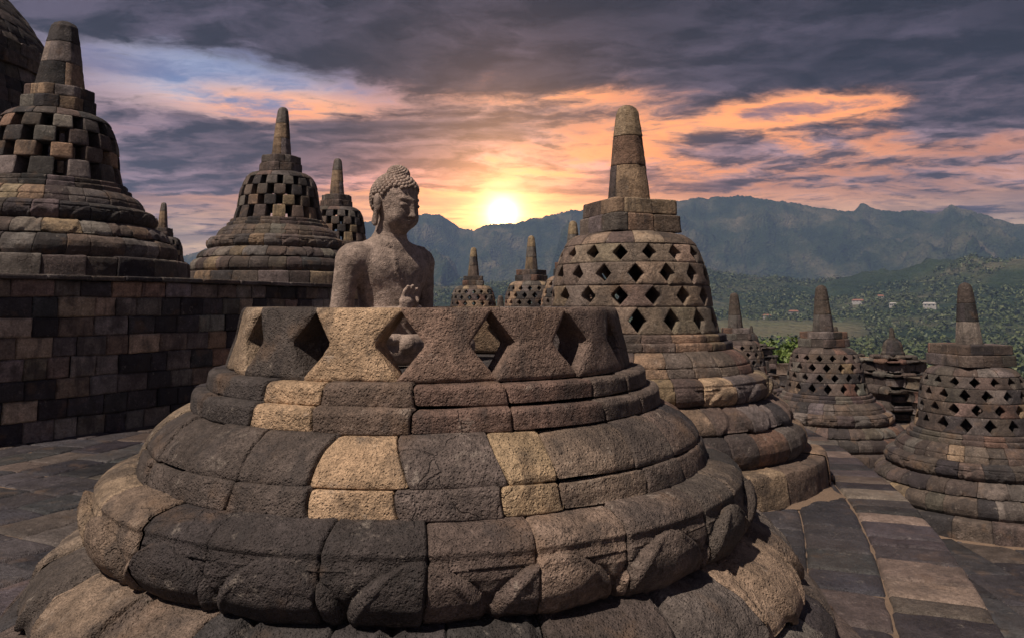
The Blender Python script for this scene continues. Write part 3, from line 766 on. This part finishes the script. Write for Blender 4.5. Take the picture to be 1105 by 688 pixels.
# hands before the chest
def hand(w, up, side, fl, spread, bend):
    """w wrist, up finger direction, side thumb direction, fl palm normal"""
    w, up, side, fl = map(lambda q: np.array(q, float), (w, up, side, fl))
    pc = w + up * .045
    K(tuple(w), tuple(pc), .027, .030, .012)
    K(tuple(pc - side * .018), tuple(pc + side * .018), .021, .021, .012)
    for i in range(4):
        o = (i - 1.5) * .0165
        b0 = pc + up * .018 + side * o
        ln = (.030, .035, .034, .028)[i] * 1.0
        d1 = up * math.cos(bend[i]) + fl * math.sin(bend[i]) + side * (i - 1.5) * spread
        b1 = b0 + d1 * ln
        d2 = up * math.cos(bend[i] * 2.1) + fl * math.sin(bend[i] * 2.1)
        b2 = b1 + d2 * ln * .85
        K(tuple(b0), tuple(b1), .0105, .0095, .004); K(tuple(b1), tuple(b2), .0095, .0075, .002)
    t0 = pc + side * .020 - up * .015; t1 = t0 + side * .018 + up * .022 + fl * .012; t2 = t1 + up * .022 + fl * .016 - side * .012
    K(tuple(t0), tuple(t1), .012, .0105, .006); K(tuple(t1), tuple(t2), .0105, .008, .002)
hand((-.060, -.180, .250), (.18, -.10, .97), (.95, -.1, -.15), (.1, -.95, 0), .10, (.25, .3, .45, 1.2))
hand((.070, -.185, .200), (-.75, -.25, .60), (-.3, -.2, .9), (0, .9, .3), .06, (.5, .5, .6, .7))
# crossed legs
M2(K, (.10, .03, .075), (.355, -.14, .075), .090, .072, k=.03)
K((-.355, -.14, .070), (.10, -.295, .055), .066, .045, .02)
K((.355, -.14, .075), (-.12, -.270, .105), .066, .042, .015)
E((-.165, -.235, .125), (.060, .032, .026), .012); E((.155, -.275, .062), (.055, .030, .028), .012)
K((-.10, -.26, .115), (-.215, -.215, .128), .028, .022, .01)
for i in range(5): K((-.205 - .003 * i, -.252 + .017 * i, .133), (-.232 - .002 * i, -.245 + .017 * i, .137), .0105, .009, .002)
# head, slightly bowed
HC = np.array([0, .0, .665]); HT = R_(14)
def hp(c):
    q = np.array(c) - HC; cs, sn = math.cos(HT), math.sin(HT)
    q = np.array([q[0], q[1] * cs - q[2] * sn, q[2] * cs + q[1] * sn]); a_ = R_(4)
    return tuple(HC + np.array([q[0] * math.cos(a_) - q[1] * math.sin(a_), q[0] * math.sin(a_) + q[1] * math.cos(a_), q[2]]))
def HE(c, r, k=.01, rx=0.0): E(hp(c), r, k, rx - HT)
def HK(a, b, ra, rb, k=.01): K(hp(a), hp(b), ra, rb, k)
HE((0, .012, .808), (.106, .120, .118), .02)
HE((0, -.033, .748), (.090, .090, .100), .03)
HE((0, -.050, .694), (.064, .060, .050), .03)
HE((0, -.092, .672), (.026, .022, .020), .02)
for s_ in (-1, 1):
    HE((s_ * .048, -.072, .725), (.040, .038, .044), .02)           # cheek
    HK((s_ * .014, -.110, .815), (s_ * .058, -.090, .818), .006, .004, .014)   # brow ridge
    HE((s_ * .038, -.0995, .787), (.0245, .0150, .0130), .004)        # lowered eyelid
    HK((s_ * .017, -.1135, .779), (s_ * .057, -.0975, .781), .0034, .0024, .003)  # lash line
    HE((s_ * .012, -.128, .738), (.010, .012, .0085), .005)          # nostril
    HE((s_ * .110, .012, .775), (.013, .026, .044), .006, .15)       # ear
    HE((s_ * .119, .008, .785), (.006, .018, .030), .002, .15)
    HK((s_ * .110, .008, .740), (s_ * .106, .004, .672), .012, .0125, .005)
    HK((s_ * .106, .020, .735), (s_ * .103, .020, .675), .008, .009, .004)
HK((0, -.108, .815), (0, -.136, .745), .0095, .0125, .012)
HE((0, -.141, .741), (.0125, .0110, .0105), .005)
HE((0, -.1215, .7115), (.028, .0125, .0066), .0022); HE((0, -.1195, .6985), (.022, .0125, .0072), .0022)
HE((0, .02, .925), (.048, .048, .036), .012)
def body_sdf(p):
    d = np.full(len(p), 9.0)
    for kind, a, k in PR:
        d = smin(d, s_ell(p, *a) if kind == 'e' else s_cap(p, *a), k)
    # eye sockets and the mouth line are cut back in
    for s_ in (-1, 1): pass
    # robe thrown over the left shoulder: cloth stands proud of the skin on one side of a curved hem
    x, y, z = p.T
    hem = (x + .02) * .86 - (.44 - z) * .75 + .10 * np.sin(np.clip((z - .2) / .35, 0, 1) * PI)   # >0 on the robe side
    tor = np.clip((z - .14) / .03, 0, 1) * np.clip((.60 - z) / .02, 0, 1) * (y < .0) * (norm(p[:, :2]) < .215) * (y > -.15)
    d = d - tor * (.008 * (1 / (1 + np.exp(np.clip(-(hem - .05) / .003, -30, 30)))) + .010 * np.exp(-((hem - .05) / .007) ** 2))
    for zr in (.600, .622, .642):       # throat folds
        d = d + .0012 * np.exp(-((z - zr - y * .25) / .004) ** 2) * (norm(p[:, :2]) < .1)
    return d
buddha = empty('buddha_statue', (-.600, 3.71, 1.415), R_(49))
tag(buddha, 'seated stone Buddha with curled hair and bare right shoulder inside the open stupa', 'statue')
tmp = bpy.data.meshes.new('tmp'); vv = []; ff = []
def ico(c, r, rot=0.0, nseg=12):
    th = np.linspace(0, PI, nseg // 2 + 1); ph_ = np.linspace(0, 2 * PI, nseg + 1)[:-1]
    base = len(vv)
    for t_ in th:
        for f_ in ph_: vv.append((c[0] + r[0] * math.sin(t_) * math.cos(f_), c[1] + r[1] * math.sin(t_) * math.sin(f_), c[2] + r[2] * math.cos(t_)))
    for i in range(nseg // 2):
        for j in range(nseg):
            a = base + i * nseg + j; b = base + i * nseg + (j + 1) % nseg
            ff.append((a, b, b + nseg, a + nseg)[::-1])
# seed surface for the remesh: balls strung along every primitive, a little fat
for kind, a, k in PR:
    if kind == 'e': ico(a[0], [q + .004 for q in a[1]])
    else:
        n = max(2, int(np.linalg.norm(np.array(a[0]) - np.array(a[1])) / (min(a[2], a[3]) * .5)) + 1)
        for i in range(n + 1):
            t_ = i / n; c_ = np.array(a[0]) * (1 - t_) + np.array(a[1]) * t_; r_ = a[2] * (1 - t_) + a[3] * t_ + .002; ico(c_, [r_] * 3)
tmp.from_pydata(vv, [], ff); to = bpy.data.objects.new('tmp', tmp); C.objects.link(to)
rm = to.modifiers.new('r', 'REMESH'); rm.mode = 'VOXEL'; rm.voxel_size = .0048
dg = bpy.context.evaluated_depsgraph_get(); ev = to.evaluated_get(dg); me = bpy.data.meshes.new_from_object(ev)
bpy.data.objects.remove(to)
n = len(me.vertices); co = np.empty(n * 3, np.float32); me.vertices.foreach_get('co', co); p = co.reshape(-1, 3).astype(float)
ed_ = np.empty(len(me.edges) * 2, np.int32); me.edges.foreach_get('vertices', ed_); ed_ = ed_.reshape(-1, 2)
deg = np.bincount(ed_.ravel(), minlength=n)[:, None]
def lap(p):
    s_ = np.zeros_like(p)
    for k in range(3): s_[:, k] = np.bincount(ed_[:, 0], p[ed_[:, 1], k], n) + np.bincount(ed_[:, 1], p[ed_[:, 0], k], n)
    return s_ / deg
for it in range(7):
    d0 = body_sdf(p); h = .0015
    gr = np.stack([body_sdf(p + h * np.eye(3)[k]) - d0 for k in range(3)], 1) / h
    gr /= np.maximum(norm(gr), .3)[:, None]
    p = p - gr * np.clip(d0, -.012, .012)[:, None] * .9
    if it < 5: p = p * .55 + lap(p) * .45
p += gr * (fbm(p, 40, 3)[:, None] * .0016 + fbm(p, 9, 2)[:, None] * .0022)
me.vertices.foreach_set('co', p.astype(np.float32).ravel()); me.update()
me.polygons.foreach_set('use_smooth', np.ones(len(me.polygons), bool))
at = me.color_attributes.new('stone_col', 'FLOAT_COLOR', 'POINT')
colr = np.tile(np.array([.30, .232, .195, 1.0]), (n, 1)); colr[:, :3] *= (1 + .18 * fbm(p, 7, 3))[:, None]
at.data.foreach_set('color', colr.astype(np.float32).ravel())
me.materials.clear(); me.materials.append(M_statue); me.name = 'body'
bo = bpy.data.objects.new('body', me); C.objects.link(bo); bo.parent = buddha
# hair of tight snail curls
m = MB(); rng = np.random.RandomState(9)
def ball(c, r, nrm_, col):
    nseg = 8; th = np.linspace(0, PI * .62, 5); ph_ = np.linspace(0, 2 * PI, nseg + 1)[:-1]
    nrm_ = np.array(nrm_) / np.linalg.norm(nrm_); a = np.cross(nrm_, [.3, .5, .8]); a /= np.linalg.norm(a); b = np.cross(nrm_, a)
    X = np.array([[c + r * (math.cos(t_) * nrm_ * 1.15 + math.sin(t_) * (math.cos(f_) * a + math.sin(f_) * b)) for t_ in th] for f_ in ph_])
    m.grid(X, np.array(col), wrap=True)
sk_c, sk_r = np.array([0, .012, .808]), np.array([.108, .123, .121])
for k in range(520):
    zz_ = 1 - 2 * (k + .5) / 520; ph_ = k * 2.39996; rr_ = math.sqrt(1 - zz_ * zz_)
    q = np.array([rr_ * math.cos(ph_), rr_ * math.sin(ph_), zz_]); c_ = sk_c + q * sk_r
    # hairline: across the brow in front, behind the ears, down to the nape
    front_ = -q[1]
    lim = np.interp(front_, [-1, -.25, .05, .35, .6, 1.0], [-.72, -.60, -.05, .30, .50, .60]) - (.08 * abs(q[0]) if front_ > .5 else 0)
    if q[2] < lim or (c_[2] > .915 and math.hypot(c_[0], c_[1] - .02) < .036): continue
    if abs(q[0]) > .8 and q[2] < .05 and front_ > -.3: continue
    ball(np.array(hp(c_)), .0118, np.array(hp(c_ + q)) - np.array(hp(c_)), (.28, .215, .18))
uc, ur = np.array([0, .02, .925]), np.array([.050, .050, .040])
for k in range(130):
    zz_ = 1 - 1.25 * (k + .5) / 130; ph_ = k * 2.39996; rr_ = math.sqrt(max(0, 1 - zz_ * zz_))
    q = np.array([rr_ * math.cos(ph_), rr_ * math.sin(ph_), zz_]); c_ = uc + q * ur
    ball(np.array(hp(c_)), .0088, np.array(hp(c_ + q)) - np.array(hp(c_)), (.28, .215, .18))
m.build('hair', M_statue, buddha)
m = MB()
course(m, [(.02, 0), (.40, -.002), (.43, -.015), (.44, -.06), (.3, -.07)], 5, 900, [(GREY, 1)], ds=.02)
so_ = m.build('seat', M_stone, buddha)

# ------------------------------------------------------------------ valley and mountains
AZ = np.array([-180, -60, -30, -23.5, -20, -14.45, -11.1, -6.9, -5.5, -4.15, -2.95, -2.45, -1.46, .53, 2.3, 4.3, 6.9, 12.1, 14.5, 17.2, 19.1, 20.3, 23.7, 24.7, 25.2, 26.0, 28.3, 29.4, 30.5, 31.8, 33, 34.5, 40, 60, 180])
EL = np.array([.03, .04, .055, .060, .078, .1048, .1063, .1187, .119, .104, .0957, .1007, .1045, .1083, .1157, .1229, .1299, .134, .1364, .1382, .1319, .1262, .1120, .1135, .1230, .1120, .1086, .1025, .1125, .1027, .095, .0882, .075, .06, .03])
RIDGE = 3900.0
def ridged(x, y, sc_, o, sd):
    p = np.stack([x, y, x * 0 + sd], -1); r = 0; a = 1; t = 0
    for k in range(o):
        r = r + a * (1 - np.abs(vnoise(p * sc_ + k * 7.7))) ** 2; t += a; a *= .5; sc_ *= 2.1
    return r / t
def terrain_z(azd, r):
    """azd: degrees from +Y clockwise"""
    azr = np.radians(azd); x = r * np.sin(azr); y = r * np.cos(azr); sh = azd.shape
    xf, yf = x.ravel(), y.ravel()
    E_ = np.interp(azd, AZ, EL)
    jag = fbm(np.stack([azd.ravel() * 1.3, xf * 0, xf * 0], -1), 1.0, 6, .75).reshape(sh) * .0062
    crest = (E_ + jag) * RIDGE + 1.7
    base = -46.0 + 0 * r
    rg = ridged(xf, yf, 1 / 900, 5, 3.0).reshape(sh); rg2 = ridged(xf, yf, 1 / 260, 4, 8.0).reshape(sh)
    t = np.clip((r - 2050) / (RIDGE - 2050), 0, 1)
    prof = t ** 1.15 * (1 - (1 - t) * (.95 - .95 * rg)) 
    up = (crest + 46) * prof + (rg2 - .5) * 90 * t * (1 - t)
    up += (rg - .72) * 480 * 4 * t * (1 - t) ** .8 * (t < 1) + (ridged(xf, yf, 1 / 430, 5, 1.0).reshape(sh) - .7) * 260 * 4 * t * (1 - t)
    up = np.where(r > RIDGE, (crest + 46) * np.clip(1 - (r - RIDGE) / 1500, 0, 1) ** 1.3, up)
    foot = np.exp(-((r - 1900) / 420) ** 2) * (55 + 125 * ridged(xf, yf, 1 / 520, 5, 5.0).reshape(sh)) * np.interp(azd, [-40, -20, 5, 12, 22, 28, 36], [.45, .5, .75, 1.0, .78, .9, .95])
    foot2 = np.exp(-((r - 1350) / 200) ** 2) * 16 * fbm(np.stack([xf, yf, xf * 0], -1), 1 / 300, 3).reshape(sh)
    hill = -46 + 33 * np.exp(-(r / 190) ** 2)
    z = np.maximum(base, base) + up + foot + foot2 + (hill + 46)
    z += fbm(np.stack([xf, yf, xf * 0], -1), 1 / 70, 4, .6).reshape(sh) * np.clip((r - 1400) / 800, 0, 1) * 22 * (r < RIDGE - 60)
    return z - 3 * np.exp(-(r / 50) ** 4)
def terr_fn(T, b):
    p = T.node('ShaderNodeTexCoord').outputs['Object']
    n = T.noise(p, 1 / 190, 7, .62); n2 = T.noise(p, 1 / 28, 5, .65); v = T.vor(p, 1 / 11)
    c = T.ramp(n, [(.30, (.016, .030, .016)), (.46, (.034, .052, .026)), (.56, (.070, .078, .045)), (.68, (.16, .14, .095))])
    c = T.mix(1.0, c, T.mix(n2, (.35, .4, .4), (1.7, 1.65, 1.5)), 'MULTIPLY')
    x, y, z = T.sep(p)
    r = T.vm('LENGTH', p)
    # the pale strip of fields on the plain
    fld = T.m('MULTIPLY', T.m('MULTIPLY', T.rng(r, 1010, 1050), T.rng(r, 1420, 1270)), T.rng(T.noise(T.vm('MULTIPLY', p, (.25, 1, 1)), 1 / 130, 3, .5), .40, .50))
    fld = T.m('MULTIPLY', fld, T.m('MULTIPLY', T.rng(T.m('DIVIDE', x, y), .16, .24), T.rng(T.m('DIVIDE', x, y), .50, .42)))
    c = T.mix(fld, c, T.mix(T.noise(T.vm('MULTIPLY', p, (.3, 1, 1)), 1 / 60, 2), (.20, .15, .10), (.10, .12, .05)))
    T.put(b.inputs['Base Color'], c); b.inputs['Roughness'].default_value = .95; b.inputs['Specular IOR Level'].default_value = .1
    bp = T.node('ShaderNodeBump'); bp.inputs['Distance'].default_value = 9.0; bp.inputs['Strength'].default_value = 1.0
    T.put(bp.inputs['Height'], T.m('ADD', T.m('MULTIPLY', v, -.9), n2)); T.l.new(bp.outputs[0], b.inputs['Normal'])
M_terr = simple_mat('forest_slope', terr_fn)
az_ = np.concatenate([np.arange(-180, -45, 3.0), np.arange(-45, 46, .11), np.arange(48, 181, 3.0)])
r_ = np.concatenate([np.linspace(8, 110, 18), np.geomspace(120, 1200, 50), np.linspace(1225, RIDGE, 150), np.linspace(RIDGE + 40, 4450, 8)])
AA, RR = np.meshgrid(az_, r_, indexing='ij'); ZZ = terrain_z(AA, RR)
X = np.stack([RR * np.sin(np.radians(AA)), RR * np.cos(np.radians(AA)), ZZ], -1)
m = MB(); m.grid(X, np.array(DARK)); tag(m.build('hills', M_terr), kind='structure')

# foliage ---------------------------------------------------------------------
def leaf_fn(c1, c2, c3):
    def fn(T, b):
        a = T.node('ShaderNodeAttribute', attribute_name='stone_col').outputs['Color']
        p = T.node('ShaderNodeTexCoord').outputs['Object']
        f = T.sep(a)[0]
        c = T.ramp(f, [(0, c1), (.5, c2), (1, c3)])
        c = T.mix(1.0, c, T.mix(T.noise(p, .35, 3), (.6, .65, .6), (1.4, 1.35, 1.2)), 'MULTIPLY')
        T.put(b.inputs['Base Color'], c); b.inputs['Roughness'].default_value = .6
        b.inputs['Subsurface Weight'].default_value = 0.0
        b.inputs['Transmission Weight'].default_value = 0.0
    return fn
M_leaf = simple_mat('leaf_green', leaf_fn((.030, .060, .012), (.090, .140, .028), (.18, .23, .05)))
M_forest = simple_mat('forest_leaves', leaf_fn((.028, .046, .016), (.062, .088, .028), (.115, .130, .045)))
def bark_fn(T, b):
    p = T.node('ShaderNodeTexCoord').outputs['Object']
    T.put(b.inputs['Base Color'], T.mix(T.noise(p, 6, 4), (.06, .045, .032), (.15, .115, .085))); b.inputs['Roughness'].default_value = .9
M_bark = simple_mat('bark', bark_fn)
def leaves(mb, cen, rad, n, size, rng, tone):
    q = rng.randn(n, 3); q /= norm(q)[:, None]
    rr_ = rng.rand(n) ** .4
    P_ = cen + q * rr_[:, None] * rad
    nn = q * .8 + rng.randn(n, 3) * .6 + np.array([0, 0, .5]); nn /= norm(nn)[:, None]
    a = np.cross(nn, rng.randn(n, 3)); a /= norm(a)[:, None] + 1e-9; b = np.cross(nn, a)
    s_ = size * (.6 + .8 * rng.rand(n))[:, None]
    V_ = np.stack([P_ - a * s_, P_ - b * s_ * .55, P_ + a * s_, P_ + b * s_ * .55], 1).reshape(-1, 3)
    c = np.repeat(np.clip(tone + rng.randn(n) * .18, 0, 1), 4)[:, None] * np.ones(3)
    mb.add(V_, np.arange(4 * n).reshape(-1, 4), c)
def tube(mb, pts, radii, c, k=7):
    pts = np.array(pts, float); t = np.linspace(0, 2 * PI, k + 1)[:-1]; rows = []
    for i, (q, r) in enumerate(zip(pts, radii)):
        dr = pts[min(i + 1, len(pts) - 1)] - pts[max(i - 1, 0)]; dr /= np.linalg.norm(dr)
        a = np.cross(dr, [.9, .1, .2]); a /= np.linalg.norm(a); b = np.cross(dr, a)
        rows.append(q + r * (np.cos(t)[:, None] * a + np.sin(t)[:, None] * b))
    mb.grid(np.array(rows).transpose(1, 0, 2), np.array(c), wrap=True)
def tree(seed, h, cw):
    rng = np.random.RandomState(seed)
    root = empty('broadleaf_tree', (0, 0, 0))
    m = MB(); top = np.array([rng.randn() * .5, rng.randn() * .5, h * .55])
    tube(m, [(0, 0, -1), (0, 0, 0), top * .5 + rng.randn(3) * .2, top], [h * .035, h * .028, h * .02, h * .013], BROWN)
    cl = []
    for k in range(26):
        u = rng.rand(); ang_ = rng.rand() * 2 * PI; rad_ = cw * (.25 + .75 * rng.rand()) * (1 - .55 * u)
        cl.append(np.array([math.cos(ang_) * rad_, math.sin(ang_) * rad_, h * (.42 + .52 * u)]))
    for q in cl[:14]:
        tube(m, [top * (.5 + .4 * rng.rand()), (top + q) / 2 + rng.randn(3) * .3, q], [h * .012, h * .007, h * .003], BROWN, 5)
    m.build('trunk', M_bark, root)
    m = MB()
    for q in cl:
        sz = cw * (.24 + .2 * rng.rand())
        leaves(m, q, np.array([sz, sz, sz * .7]), 330, .17, rng, .35 + .3 * rng.rand())
    m.build('crown', M_leaf, root)
    return root
protos = [tree(1, 13, 5.0), tree(2, 15, 4.6), tree(3, 11, 5.2)]
spots = [  # px x in the photo frame is not used: bearings and distances read off the plan
    (20.5, 60, 0, 1.22, 'bright green leafy tree rising between the half hidden stupa and the evenly brown spire stupa'),
    (22.9, 88, 1, .95, 'rounded green tree just left of the evenly brown spire, behind its stupa'),
    (25.6, 96, 2, 1.0, 'bushy tree between the evenly brown spire stupa and the carved pinnacle'),
    (27.9, 74, 0, .80, 'light green tree right of the tiered carved pinnacle'),
    (29.3, 105, 1, .95, 'green tree behind the left edge of the two tone spire stupa'),
    (35.0, 92, 2, .95, 'tree at the far right edge behind the two tone spire stupa'),
    (17.9, 99, 2, 1.0, 'darker tree showing above the shoulder of the half hidden stupa'),
    (31.8, 118, 0, 1.0, 'tree crown showing just left of the two tone spire')]
for i, (a, r, k, s_, lab) in enumerate(spots):
    o = protos[k] if i in (0, 1, 2) else copy_tree(protos[k])
    if i in (0, 1, 2): o = protos[k]
    z = float(terrain_z(np.array([a]), np.array([float(r)]))[0])
    o.location = (r * math.sin(R_(a)), r * math.cos(R_(a)), z); o.rotation_euler.z = i * 1.3; o.scale = (s_,) * 3
    tag(o, lab, 'tree', 'broadleaf trees below the terraces')
# the far-off woodland
m = MB(); rng = np.random.RandomState(12)
N = 2600
a = -34 + 72 * rng.rand(N); r = np.exp(np.log(125) + rng.rand(N) * (np.log(560) - np.log(125)))
z = terrain_z(a, r)
for i in range(N):
    if -14 < a[i] < 12: continue
    sz = 3.2 + 3.0 * rng.rand(); far = r[i] > 260
    cen = np.array([r[i] * math.sin(R_(a[i])), r[i] * math.cos(R_(a[i])), z[i] + sz * 1.1])
    leaves(m, cen, np.array([sz, sz, sz * .9]), 60 if far else 170, .62 if far else .42, rng, .3 + .4 * rng.rand())
N = 23000
a = -36 + 76 * rng.rand(N); r = np.sqrt(550 ** 2 + rng.rand(N) * (2600 ** 2 - 550 ** 2)); z = terrain_z(a, r)
gap_ = (fbm(np.stack([r * np.sin(np.radians(a)), r * np.cos(np.radians(a)), r * 0], -1), 1 / 170, 2) > .34) | ((r > 1030) & (r < 1330) & (a > 10) & (a < 25))
for i in range(N):
    if gap_[i]: continue
    sz = 5 + 5 * rng.rand(); c_ = np.array([r[i] * math.sin(R_(a[i])), r[i] * math.cos(R_(a[i])), z[i] + sz * .3])
    leaves(m, c_, np.array([sz, sz, sz * .9]), 13, 2.6, rng, .35 + .5 * rng.rand())
tag(m.build('woodland', M_forest), 'dense green woodland covering the valley below the mountains', 'woodland', kind='stuff')

# village houses on the plain
def plain(name, c, rough=.8):
    return simple_mat(name, lambda T, b: (T.put(b.inputs['Base Color'], T.mix(T.noise(T.node('ShaderNodeTexCoord').outputs['Object'], .8, 3), tuple(q * .75 for q in c), tuple(q * 1.2 for q in c))), setattr(b.inputs['Roughness'], 'default_value', rough)))
M_tile = plain('terracotta_tile', (.32, .14, .085)); M_white = plain('white_render', (.42, .40, .37)); M_tin = plain('pale_metal_roof', (.55, .55, .56)); M_win = plain('dark_window', (.03, .03, .035), .3)
def house(px_, r, L, W, H, roof, label, rz):
    a = px_; z = float(terrain_z(np.array([a]), np.array([float(r)]))[0])
    root = empty('house', (r * math.sin(R_(a)), r * math.cos(R_(a)), z + 3), rz)
    m = MB()
    def box(m, x0, x1, y0, y1, z0, z1, c=(1, 1, 1)):
        P_ = np.array([(x, y, z_) for z_ in (z0, z1) for x, y in ((x0, y0), (x1, y0), (x1, y1), (x0, y1))])
        m.add(P_, [(0, 3, 2, 1), (4, 5, 6, 7), (0, 1, 5, 4), (1, 2, 6, 5), (2, 3, 7, 6), (3, 0, 4, 7)], c)
    box(m, -L / 2, L / 2, -W / 2, W / 2, -7, H)
    m.build('wall', M_white, root, smooth=False)
    m = MB(); e = .8; hh = W * .32
    P_ = np.array([(-L / 2 - e, -W / 2 - e, H), (L / 2 + e, -W / 2 - e, H), (L / 2 + e, W / 2 + e, H), (-L / 2 - e, W / 2 + e, H), (-L / 2 + W * .2, 0, H + hh), (L / 2 - W * .2, 0, H + hh)])
    m.add(P_, [(0, 1, 5, 4), (2, 3, 4, 5), (1, 2, 5, 5), (3, 0, 4, 4), (0, 3, 2, 1)], (1, 1, 1))
    m.build('roof', roof, root, smooth=False)
    for k in range(3):
        m = MB(); x = (k - 1) * L * .3; box(m, x - .9, x + .9, -W / 2 - .06, -W / 2 + .05, H * .3, H * .75)
        m.build('window', M_win, root, smooth=False)
    tag(root, label, 'house', 'houses scattered over the valley')
for i, q in enumerate([
    (26.75, 1480, 11, 7, 3.2, M_white, 'pale house, left of the pair below the forested slope'),
    (28.9, 1420, 19, 9, 4, M_white, 'wide white house above the trees left of the two tone spire'),
    (20.4, 1500, 16, 8, 3.2, M_tile, 'orange roofed house left of the evenly brown spire'),
    (24.6, 1560, 20, 8, 3.2, M_tile, 'long orange roofed house just right of the evenly brown spire'),
    (26.0, 1590, 12, 8, 3.2, M_tile, 'small orange roofed house further right of the evenly brown spire'),
    (18.6, 1350, 12, 7, 3, M_tile, 'low reddish roofed house at the edge of the brown fields'),
    (29.9, 760, 12, 7, 2.5, M_tile, 'reddish roofed house among trees left of the two tone spire'),
    (25.9, 620, 9, 6, 4, M_tin, 'small house with pale grey roof above the carved pinnacle')]):
    house(*q, rz=-R_(q[0]) + (i % 3 - 1) * .3)

# ------------------------------------------------------------------ haze
hz = bpy.data.meshes.new('haze')
x0, x1, y0, y1, z0, z1 = -4500, 4500, -4500, 4500, -80, 610
hz.from_pydata([(x, y, z) for z in (z0, z1) for x, y in ((x0, y0), (x1, y0), (x1, y1), (x0, y1))], [], [(0, 3, 2, 1), (4, 5, 6, 7), (0, 1, 5, 4), (1, 2, 6, 5), (2, 3, 7, 6), (3, 0, 4, 7)])
hm = bpy.data.materials.new('haze_air'); hm.use_nodes = True; hm.node_tree.nodes.clear(); T = NT(hm.node_tree)
pv = T.node('ShaderNodeVolumePrincipled'); pv.inputs['Color'].default_value = (.38, .56, 1.0, 1); pv.inputs['Density'].default_value = 1.85e-4; pv.inputs['Anisotropy'].default_value = .15
T.l.new(pv.outputs[0], T.node('ShaderNodeOutputMaterial').inputs['Volume'])
hz.materials.append(hm); ho = bpy.data.objects.new('haze', hz); C.objects.link(ho); ho['kind'] = 'stuff'
